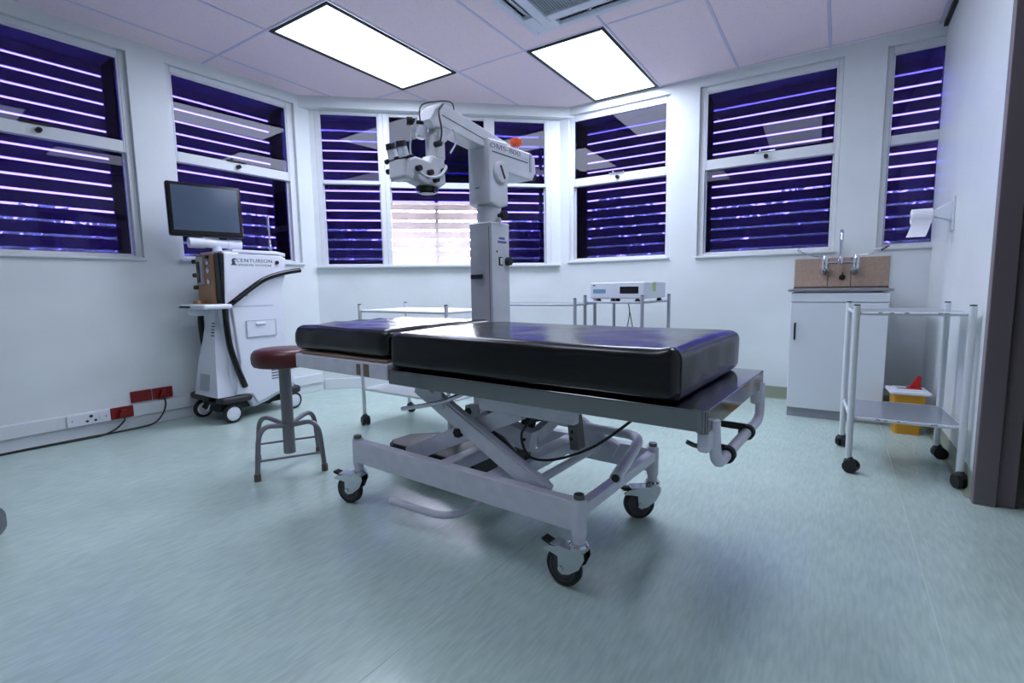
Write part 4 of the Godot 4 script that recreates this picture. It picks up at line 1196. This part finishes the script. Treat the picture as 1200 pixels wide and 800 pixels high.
# ---------------------------------------------------------------- trolleys
# local: x 0..w to the right, -z 0..d away; shelves at heights ys
func trolley(called: String, label: String, at: Vector2, yaw: float, w: float, d: float, h: float, ys: Array, r: float, tube_m: Material, shelf_m: Material, chip := false, corner := 0.045) -> Node3D:
	var t := thing(called, label, "trolley", P(at.x, 0, at.y), yaw)
	var wr := 0.032
	for q in [[0, 0], [w, 0], [w, -d], [0, -d]]:
		var p := Vector3(q[0], 0, q[1])
		var leg := part(t, "leg", MB.new().cyl(p + Vector3(0, 0.07, 0), p + Vector3(0, h, 0), r, -1, 20), tube_m)
		part(leg, "leg_cap", MB.new().cyl(p + Vector3(0, h - 0.002, 0), p + Vector3(0, h + 0.006, 0), r * 0.98, r * 0.85), K.black_rubber)
		var yw: float = 0.4 + q[0] * 2.0 + q[1] * 3.0
		var dir := Vector3(cos(yw), 0, sin(yw))
		var sidev := Vector3(-dir.z, 0, dir.x)
		var c := p + dir * 0.014 + Vector3(0, wr, 0)
		var cs := part(t, "caster", MB.new().cyl(c - sidev * 0.026, c - sidev * 0.006, wr, wr * 0.94, 20).cyl(c + sidev * 0.006, c + sidev * 0.026, wr * 0.94, wr, 20), K.black_rubber)
		part(cs, "caster_hood", MB.new().lathe([Vector2(0, 0.078), Vector2(0.012, 0.078), Vector2(0.016, 0.07), Vector2(0.024, 0.06), Vector2(0.026, 0.045), Vector2(0, 0.045)], Transform3D(Basis.IDENTITY, p + dir * 0.006), 16), K.base_grey)
	for k in ys.size():
		var y: float = ys[k]
		var poly := PackedVector2Array()
		for q in [[0, 0], [w, 0], [w, d], [0, d]]:
			var sx := 1.0 if q[0] > 0 else -1.0
			var sy := 1.0 if q[1] > 0 else -1.0
			var ctr := Vector2(q[0] - sx * corner, q[1] - sy * corner)
			var a0 := atan2(sy, sx)
			for j in 7:
				var an := a0 + (j - 3) / 3.0 * PI / 4
				poly.append(ctr + Vector2(cos(an), sin(an)) * corner)
		var flat := Transform3D(Basis(Vector3(1, 0, 0), Vector3(0, 0, -1), Vector3(0, 1, 0)), Vector3.ZERO)
		var sh := part(t, "shelf", MB.new().prism(poly, y, y + 0.012, flat, 0.002), shelf_m)
		var rim := []
		for p in poly:
			rim.append(Vector3(p.x, y + 0.004, -p.y))
		rim.append(rim[0])
		part(sh, "shelf_rim", MB.new().tube(rim, 0.0085, 8, false), tube_m)
	return t

func trolleys() -> void:
	# beside the sink: white tubes, grey shelves with chipped rims
	var a := Vector2(1.678, 2.414)
	var t := trolley("instrument_trolley", "white tubular trolley with grey shelves beside the sink cabinet", a, -0.524, 0.425, 0.445, 0.832, [0.790, 0.272], 0.0145, K.trim, K.laminate)
	var r := RandomNumberGenerator.new()
	r.seed = 4
	for y in [0.794, 0.276]:
		for i in 7:
			part(t, "paint_chip", MB.new().box(Vector3(r.randf_range(0.06, 0.37), y + r.randf_range(0.002, 0.006), 0.0085), Vector3(r.randf_range(0.006, 0.016), 0.003, 0.002)), K.gap)
	trolley("instrument_trolley", "low white trolley with two white shelves behind the head of the bed", Vector2(-1.046, 3.43), -0.61, 0.80, 0.425, 0.842, [0.795, 0.250], 0.0125, K.trim, K.trim)
	trolley("instrument_trolley", "long bare metal trolley standing behind the microscope column", Vector2(-0.250, 4.21), -0.506, 0.84, 0.45, 0.85, [0.800, 0.30], 0.013, K.grey_light, K.steel)
	trolley("instrument_trolley", "small grey metal trolley carrying the white box instrument", Vector2(0.591, 4.0), -0.733, 0.50, 0.45, 0.868, [0.815, 0.30], 0.013, K.grey_light, K.steel)
	# the instrument on it
	var b := thing("control_unit", "white box instrument with black display window and pale blue label", "instrument", P(0.591, 0.827, 4.0), -0.733)
	part(b, "case", MB.new().box(Vector3(0.262, 0.083, -0.21), Vector3(0.475, 0.125, 0.36), 0.008), K.plastic)
	part(b, "display", MB.new().box(Vector3(0.375, 0.085, -0.030), Vector3(0.155, 0.052, 0.004)), K.gloss_black)
	part(b, "front_label", MB.new().box(Vector3(0.115, 0.077, -0.0295), Vector3(0.115, 0.033, 0.002)), K.label_teal)
	part(b, "maker_mark", MB.new().box(Vector3(0.066, 0.122, -0.0295), Vector3(0.022, 0.009, 0.002)), K.lettering)
	part(b, "side_sticker", MB.new().box(Vector3(0.5, 0.108, -0.19), Vector3(0.002, 0.07, 0.06)), K.label_green)
	part(b, "top_label", MB.new().box(Vector3(0.12, 0.1458, -0.09), Vector3(0.09, 0.001, 0.04)), K.ink_blue)
	for q in [[0.09, -0.06], [0.22, -0.06], [0.43, -0.06], [0.09, -0.36], [0.46, -0.36]]:
		part(b, "foot", MB.new().cyl(Vector3(q[0], 0.0, q[1]), Vector3(q[0], 0.022, q[1]), 0.022, 0.012), K.black_rubber)
	var cb := thing("power_lead", "thin black lead hanging below the white box instrument", "cable", P(0.591, 0.4, 4.0), -0.733)
	part(cb, "lead", MB.new().tube(curve([Vector3(0.13, 0.412, -0.46), Vector3(0.14, 0.30, -0.47), Vector3(0.10, 0.1, -0.47), Vector3(0.085, -0.07, -0.46)]), 0.004, 8).tube(curve([Vector3(0.13, 0.412, -0.46), Vector3(0.17, 0.2, -0.47), Vector3(0.20, 0.1, -0.47), Vector3(0.20, -0.07, -0.46)]), 0.004, 8), K.cable)

# ---------------------------------------------------------------- sink, bin and wall things
func sink() -> void:
	var basis := Basis(Vector3.UP, -TR)
	var at := basis * Vector3(0.068, 0, -(OR - 0.005))
	var t := thing("sink_cabinet", "white laminate cabinet with single door and small black handle under the sink", "cabinet", at, -TR)
	var d := 0.575
	part(t, "carcass", MB.new().box(Vector3(0, 0.47, d / 2 - 0.01), Vector3(0.556, 0.815, d - 0.02), 0.003), K.cabinet)
	part(t, "plinth", MB.new().box(Vector3(0, 0.033, d / 2 - 0.012), Vector3(0.55, 0.066, d - 0.024), 0.002), K.kick)
	part(t, "rail", MB.new().box(Vector3(0, 0.845, d - 0.008), Vector3(0.556, 0.06, 0.018), 0.002), K.cabinet)
	var door := part(t, "door", MB.new().box(Vector3(0, 0.438, d - 0.006), Vector3(0.55, 0.742, 0.018), 0.003), K.cabinet)
	part(door, "handle", MB.new().tube(bent([Vector3(-0.245, 0.665, d), Vector3(-0.245, 0.665, d + 0.022), Vector3(-0.245, 0.555, d + 0.022), Vector3(-0.245, 0.555, d)], 0.015), 0.006), K.black_rubber)
	var s := thing("sink", "stainless steel sink top on the white cabinet", "sink", at + Vector3(0, 0.878, 0), -TR)
	var b := MB.new()
	ring(b, [-0.20, 0.20, -0.49, -0.10], [-0.297, 0.297, -d - 0.012, 0.0], 0.0, 0.0)
	b = MB.new()
	b.box(Vector3(0, 0.016, d - 0.022), Vector3(0.594, 0.018, 0.07), 0.004)
	b.box(Vector3(0, 0.016, 0.06), Vector3(0.594, 0.018, 0.12), 0.004)
	for e in [-1, 1]:
		b.box(Vector3(e * 0.25, 0.016, 0.32), Vector3(0.094, 0.018, 0.42), 0.004)
	part(s, "rim", b, K.sink_steel)
	b = MB.new()
	b.quad(Vector3(-0.2, -0.0, 0.53), Vector3(0.2, -0.0, 0.53), Vector3(0.2, -0.0, 0.12), Vector3(-0.2, -0.0, 0.12))
	for e in [-1, 1]:
		b.box(Vector3(e * 0.203, 0.012, 0.325), Vector3(0.004, 0.024, 0.42))
	part(s, "basin", b, K.steel)
	# splashback of three beige panels
	var sp := thing("splashback", "beige splashback of three panels on the wall behind the sink", "splashback", basis * Vector3(0.08, 0.902, -(OR - 0.001)), -TR)
	part(sp, "backing", MB.new().box(Vector3(0, 0.116, 0.002), Vector3(0.600, 0.224, 0.004)), K.gap)
	for q in [[-0.302, -0.0795], [-0.0755, 0.068], [0.072, 0.302]]:
		part(sp, "panel", MB.new().box(Vector3((q[0] + q[1]) / 2, 0.116, 0.005), Vector3(q[1] - q[0], 0.228, 0.01), 0.0015), K.splash)
	part(sp, "bottom_strip", MB.new().box(Vector3(0, 0.006, 0.013), Vector3(0.604, 0.014, 0.014), 0.003), K.steel_dark)
	part(sp, "plug_hole", MB.new().cyl(Vector3(0.015, 0.08, 0.009), Vector3(0.015, 0.08, 0.02), 0.022, 0.018).cyl(Vector3(0.015, 0.098, 0.01), Vector3(0.015, 0.12, 0.015), 0.003), K.gap)
	# elbow-lever tap
	var f := thing("elbow_tap", "chrome wall tap with swan neck and two long elbow levers", "tap", basis * Vector3(0.08, 1.0, -OR), -TR)
	var z := 0.10
	part(f, "bridge", MB.new().cyl(Vector3(-0.10, 0.092, z), Vector3(0.095, 0.092, z), 0.011), K.chrome)
	for x in [-0.10, 0.095]:
		var v := part(f, "valve", MB.new().lathe([Vector2(0, 0.045), Vector2(0.018, 0.045), Vector2(0.021, 0.062), Vector2(0.019, 0.078), Vector2(0.022, 0.088), Vector2(0.022, 0.12), Vector2(0.019, 0.13), Vector2(0.016, 0.145), Vector2(0, 0.148)], Transform3D(Basis.IDENTITY, Vector3(x, 0, z)), 24), K.chrome)
		part(v, "flange", MB.new().lathe([Vector2(0.034, 0.0), Vector2(0.036, 0.012), Vector2(0.022, 0.03), Vector2(0.014, 0.04), Vector2(0.013, 0.09)], Transform3D(Basis(Vector3(1, 0, 0), PI / 2), Vector3(x, 0.032, 0.01)), 24).cyl(Vector3(x, 0.032, 0.08), Vector3(x, 0.055, z), 0.014), K.chrome)
	part(f, "spout", MB.new().lathe([Vector2(0.018, 0.085), Vector2(0.019, 0.11), Vector2(0.014, 0.13), Vector2(0.012, 0.15)], Transform3D(Basis.IDENTITY, Vector3(-0.003, 0, z)), 20).tube(curve([Vector3(-0.003, 0.14, z), Vector3(-0.003, 0.26, z), Vector3(-0.003, 0.305, z + 0.02), Vector3(-0.003, 0.322, z + 0.06), Vector3(-0.003, 0.30, z + 0.10), Vector3(-0.003, 0.245, z + 0.115)]), 0.011), K.chrome)
	part(f, "elbow_lever", MB.new().tube(curve([Vector3(-0.10, 0.14, z), Vector3(-0.16, 0.145, z + 0.01), Vector3(-0.25, 0.175, z + 0.03), Vector3(-0.275, 0.195, z + 0.04)]), 0.0055), K.chrome)
	part(f, "elbow_lever", MB.new().tube(curve([Vector3(0.095, 0.14, z), Vector3(0.17, 0.148, z + 0.01), Vector3(0.235, 0.17, z + 0.03), Vector3(0.275, 0.20, z + 0.04)]), 0.0055), K.chrome)
	part(f, "lever_grip", MB.new().tube(curve([Vector3(-0.262, 0.183, z + 0.036), Vector3(-0.28, 0.2, z + 0.042)]), 0.011), K.chrome)
	part(f, "lever_grip", MB.new().tube(curve([Vector3(0.235, 0.17, z + 0.03), Vector3(0.278, 0.203, z + 0.042)]), 0.0085), K.steel_dark)

func sharps_bin() -> void:
	var t := thing("sharps_bin", "yellow sharps bin with white lid and red flap behind the white trolley", "bin", P(2.475, 0, 3.06), -0.50)
	var b := MB.new()
	var lo := [0.066, 0.066]
	var hi := [0.083, 0.083]
	# tapering rounded body
	var rows := []
	for k in 7:
		var f := k / 6.0
		var y := 0.255 * f
		var hw := lerpf(0.066, 0.083, f)
		var rr := 0.02
		var row := []
		for c in 4:
			var sx: float = [1, -1, -1, 1][c]
			var sz: float = [1, 1, -1, -1][c]
			for j in 6:
				var an := PI / 2 * c + PI / 2 * j / 5.0
				row.append(Vector3(sx * (hw - rr) + cos(an) * rr, y, sz * (hw - rr) + sin(an) * rr))
		rows.append(row)
	for k in 6:
		for j in 24:
			var j2 := (j + 1) % 24
			b.quad(rows[k][j2], rows[k][j], rows[k + 1][j], rows[k + 1][j2])
	for j in range(1, 23):
		b.quad(rows[0][0], rows[0][j], rows[0][j + 1], rows[0][0])
	part(t, "tub", b, K.yellow, "yellow plastic tub")
	part(t, "lid", MB.new().rbox(Vector3(0, 0.263, 0), Vector3(0.205, 0.022, 0.205), 0.0105, 4).box(Vector3(0, 0.274, 0), Vector3(0.15, 0.01, 0.15), 0.004), K.plastic)
	part(t, "lid_slot", MB.new().box(Vector3(-0.005, 0.2795, 0.01), Vector3(0.10, 0.003, 0.03)), K.tape)
	part(t, "flap", MB.new().box(Vector3(0.03, 0.283, 0.005), Vector3(0.075, 0.01, 0.04), 0.003).prism(PackedVector2Array([Vector2(-0.01, 0.283), Vector2(0.05, 0.283), Vector2(0.052, 0.36), Vector2(0.035, 0.365), Vector2(0.028, 0.35)]), 0.0, 0.012, Transform3D(Basis.IDENTITY, Vector3(0.01, 0, 0.0)), 0.003), K.red, "red plastic flap")

func roll_holder() -> void:
	var p := grid_to_plan(GR, 3.84)
	var t := thing("paper_roll_holder", "white paper roll on a bracket on the wall beside the narrow window", "holder", P(p.x, 1.20, p.y), -TG)
	part(t, "wall_plate", MB.new().box(Vector3(-0.006, 0.13, 0), Vector3(0.012, 0.20, 0.085), 0.004), K.plastic)
	# bracket narrowing from the plate out to the roll, which sticks out from the wall
	part(t, "bracket", MB.new().prism(PackedVector2Array([Vector2(-0.008, 0.085), Vector2(-0.008, 0.205), Vector2(-0.075, 0.165), Vector2(-0.10, 0.15), Vector2(-0.10, 0.118), Vector2(-0.06, 0.105)]), -0.03, 0.03, Transform3D.IDENTITY, 0.008), K.plastic)
	var c := Vector3(-0.145, 0.125, 0)
	var ax := Transform3D(Basis(Vector3(0, 0, 1), PI / 2), c)
	part(t, "roll", MB.new().lathe([Vector2(0.017, -0.05), Vector2(0.040, -0.05), Vector2(0.044, -0.047), Vector2(0.044, 0.047), Vector2(0.040, 0.05), Vector2(0.017, 0.05), Vector2(0.017, -0.05)], ax, 36), K.paper)
	part(t, "core", MB.new().cyl(c + Vector3(-0.0505, 0, 0), c + Vector3(0.0505, 0, 0), 0.0175), K.gap)
	var sheet := MB.new()
	var prev := []
	for i in 14:
		var f := i / 13.0
		var q := Vector3(-0.145 - 0.03 * f * f, 0.125 - 0.125 * f, 0.044 - 0.015 * sin(f * 3.0) + 0.05 * f * f)
		var row := [q + Vector3(0.045, 0, 0), q + Vector3(-0.045, 0, 0)]
		if prev:
			sheet.quad(prev[0], prev[1], row[1], row[0])
		prev = row
	part(t, "loose_sheet", sheet, K.paper)

func wall_sockets() -> void:
	var basis := Basis(Vector3.UP, -TL)
	var f := OL - 0.044
	var w := thing("wall_socket", "white double socket plate with switch on the cable trunking", "socket", basis * Vector3(0.992, 0.122, -f), -TL)
	part(w, "plate", MB.new().box(Vector3(0, 0, 0.005), Vector3(0.229, 0.076, 0.01), 0.003), K.plastic)
	for q in [[0.01, 0.016, 0.010], [-0.012, -0.014, 0.008], [0.032, -0.014, 0.008], [-0.088, 0.0, 0.004], [0.09, 0.0, 0.004]]:
		part(w, "pin_hole", MB.new().cyl(Vector3(q[0], q[1], 0.008), Vector3(q[0], q[1], 0.0108), q[2]), K.base_grey)
	part(w, "rocker", MB.new().box(Vector3(0.062, 0.0, 0.011), Vector3(0.022, 0.036, 0.006), 0.002), K.trim)
	var spots := [[1.1725, 0.126, f, 0.13, "dark red single socket with a red plug beside the white socket plate"], [1.305, 0.212, OL, 0.128, "empty dark red socket plate on the wall above the trunking"], [1.439, 0.212, OL, 0.128, "dark red socket with a red plug on the wall above the trunking"]]
	for k in 3:
		var q = spots[k]
		var r := thing("red_socket", q[4], "socket", basis * Vector3(q[0], q[1], -q[2]), -TL, "red emergency sockets")
		part(r, "plate", MB.new().box(Vector3(0, 0, 0.006), Vector3(q[3], 0.08, 0.012), 0.003), K.red_socket)
		if k != 1:
			part(r, "plug", MB.new().prism(PackedVector2Array([Vector2(-0.032, -0.032), Vector2(0.028, -0.032), Vector2(0.012, 0.025), Vector2(-0.012, 0.025)]), 0.0, 0.028, Transform3D(Basis.IDENTITY, Vector3(0.0, 0, 0.012)), 0.005), K.red_socket)
		else:
			part(r, "rocker", MB.new().box(Vector3(0.03, 0.0, 0.013), Vector3(0.022, 0.036, 0.006), 0.002), K.red_socket)
	for q in [["black cable running from the upper red plug along the skirting", [Vector3(1.437, 0.185, 0.03), Vector3(1.435, 0.13, 0.055), Vector3(1.40, 0.06, 0.07), Vector3(1.34, 0.015, 0.085), Vector3(1.22, 0.006, 0.095), Vector3(0.95, 0.006, 0.085), Vector3(0.7, 0.006, 0.075), Vector3(0.45, 0.006, 0.08), Vector3(0.0, 0.006, 0.09)]], ["black cable running from the lower red plug along the skirting", [Vector3(1.1725, 0.095, 0.085), Vector3(1.165, 0.075, 0.10), Vector3(1.11, 0.03, 0.105), Vector3(1.02, 0.006, 0.108), Vector3(0.85, 0.006, 0.10), Vector3(0.65, 0.006, 0.088), Vector3(0.40, 0.006, 0.096), Vector3(0.0, 0.006, 0.105)]]]:
		var c := thing("power_cable", q[0], "cable", basis * Vector3(0.7, 0, -OL), -TL)
		var pts := []
		for p in q[1]:
			pts.append(p - Vector3(0.7, 0, 0))
		part(c, "lead", MB.new().tube(curve(pts, 0.02), 0.0055, 8), K.cable)

func grey_stand() -> void:
	# only its rounded castor hood reaches into the picture, by the left edge
	var t := thing("equipment_stand", "grey rounded castor of an equipment stand on the floor near the cable trunking", "stand", P(-1.985, 0, 1.775), 0.5)
	part(t, "castor_hood", MB.new().rbox(Vector3(0.0, 0.085, 0.0), Vector3(0.10, 0.125, 0.17), 0.048, 8), K.base_hood)
	part(t, "castor_wheel", MB.new().cyl(Vector3(-0.02, 0.05, 0.06), Vector3(0.03, 0.05, 0.06), 0.05, -1, 24), K.black_rubber)
	part(t, "hood_stud", MB.new().cyl(Vector3(0.0, 0.145, 0), Vector3(0, 0.165, 0), 0.012), K.base_grey)
	part(t, "leg_arm", MB.new().box(Vector3(-0.16, 0.13, 0.0), Vector3(0.34, 0.05, 0.06), 0.015), K.base_hood)
	part(t, "pole", MB.new().cyl(Vector3(-0.34, 0.0, 0), Vector3(-0.34, 0.9, 0), 0.03), K.chrome)

# ---------------------------------------------------------------- outside
func trees() -> void:
	var r := RandomNumberGenerator.new()
	r.seed = 19
	var g := struct("ground", Vector3(0, -0.35, -6), 0.0)
	part(g, "earth", MB.new().box(Vector3(0, -0.1, 0), Vector3(60, 0.2, 60)), K.ground)
	var leaf := MB.new()
	leaf.quad(Vector3(-0.06, 0, 0), Vector3(0, 0.008, -0.03), Vector3(0.07, 0, 0), Vector3(0, 0.008, 0.03))
	var lm := leaf.mesh()
	lm.surface_set_material(0, K.leaf)
	var spots := [[-43.0, 10.0, 2.7, "leafy tree outside the window next to the red sockets, seen between its slats"], [-30.0, 11.5, 3.1, "leafy tree outside the window behind the surgical console, seen between its slats"], [-19.0, 11.0, 2.7, "leafy tree outside the narrow bay window beside the microscope eyepieces"], [2.0, 11.0, 2.9, "leafy tree outside the narrow bay window behind the orange knob"], [12.0, 10.5, 3.2, "leafy tree outside the window above the white box instrument"], [23.5, 11.0, 3.0, "lower leafy tree outside the wide window left of the tap"], [31.0, 11.5, 3.3, "taller leafy tree outside the wide window left of the tap"], [40.0, 10.5, 3.0, "leafy tree outside the window cut by the wall with the paper roll"]]
	for i in spots.size():
		var s = spots[i]
		var an := deg_to_rad(s[0])
		var t := thing("tree", s[3], "tree", P(sin(an) * s[1], -0.35, cos(an) * s[1]), 0.0, "trees outside the windows")
		var h: float = s[2] - 0.1
		part(t, "trunk", MB.new().cyl(Vector3.ZERO, Vector3(0.05, h * 0.55, 0), 0.10, 0.06, 10), K.bark)
		var mm := MultiMesh.new()
		mm.transform_format = MultiMesh.TRANSFORM_3D
		mm.mesh = lm
		mm.instance_count = 2200
		for k in 2200:
			var d := Vector3(r.randfn(), r.randfn(), r.randfn()).normalized() * pow(r.randf(), 0.4)
			var lump := 1.0 + 0.25 * sin(d.x * 5.0 + i) * cos(d.z * 4.0 + d.y * 3.0)
			var pos := Vector3(d.x * 1.25, h * 0.66 + d.y * h * 0.34, d.z * 1.25) * Vector3(lump, 1, lump)
			mm.set_instance_transform(k, Transform3D(Basis.from_euler(Vector3(r.randf() * TAU, r.randf() * TAU, r.randf() * TAU)).scaled(Vector3.ONE * r.randf_range(0.9, 1.7)), pos))
		var mi := MultiMeshInstance3D.new()
		mi.name = "crown"
		mi.multimesh = mm
		mi.material_override = K.leaf
		mi.set_meta("kind", "stuff")
		t.add_child(mi)

const LIGHT := 3.0

func _ready() -> void:
	# camera
	var cam := Camera3D.new()
	cam.name = "camera"
	var pit := deg_to_rad(6.2014)
	var rol := deg_to_rad(-0.8817)
	var x0 := Vector3(1, 0, 0)
	var f0 := Vector3(0, -sin(pit), -cos(pit))
	var y0 := Vector3(0, cos(pit), -sin(pit))
	cam.transform = Transform3D(Basis(x0 * cos(rol) + y0 * sin(rol), y0 * cos(rol) - x0 * sin(rol), -f0), Vector3(0, EYE, 0))
	cam.fov = rad_to_deg(2.0 * atan(400.0 / 582.4))
	cam.near = 0.02
	cam.far = 200.0
	add_child(cam)
	cam.current = true
	# sky
	var env := Environment.new()
	env.background_mode = Environment.BG_SKY
	var sm := ProceduralSkyMaterial.new()
	sm.sky_top_color = Color(0.86, 0.88, 1.0)
	sm.sky_horizon_color = Color(0.98, 0.95, 1.0)
	sm.ground_bottom_color = Color(0.55, 0.53, 0.5)
	sm.ground_horizon_color = Color(0.75, 0.72, 0.72)
	var sky := Sky.new()
	sky.sky_material = sm
	env.sky = sky
	env.background_energy_multiplier = 120.0
	env.tonemap_mode = Environment.TONE_MAPPER_LINEAR
	env.tonemap_exposure = 1.05
	env.sdfgi_enabled = true
	env.ssao_enabled = true
	env.ssil_enabled = true
	var we := WorldEnvironment.new()
	we.name = "world_environment"
	we.environment = env
	add_child(we)

	make_materials()
	K.grey_light = mat(Color(0.66, 0.67, 0.72), 0.35, 0.3)
	K.base_hood = mat(Color(0.36, 0.37, 0.40), 0.45)
	build_room()
	ceiling_light(-2.961, 2.682, 1.222, "lit ceiling panel above the surgical console, next to the left windows")
	ceiling_light(-1.705, 3.922, 1.222, "lit ceiling panel between the air conditioner and the sink wall")
	ceiling_light(-0.449, 2.440, 1.222, "lit ceiling panel over the doorway side of the room", 0.4)
	ceiling_light(-1.705, 0.822, 1.222, "lit ceiling panel over the near half of the room, in line with the air conditioner", 0.4)
	air_conditioner()
	bed()
	mattresses()
	microscope()
	console()
	stool()
	trolleys()
	sink()
	sharps_bin()
	roll_holder()
	wall_sockets()
	grey_stand()
	trees()
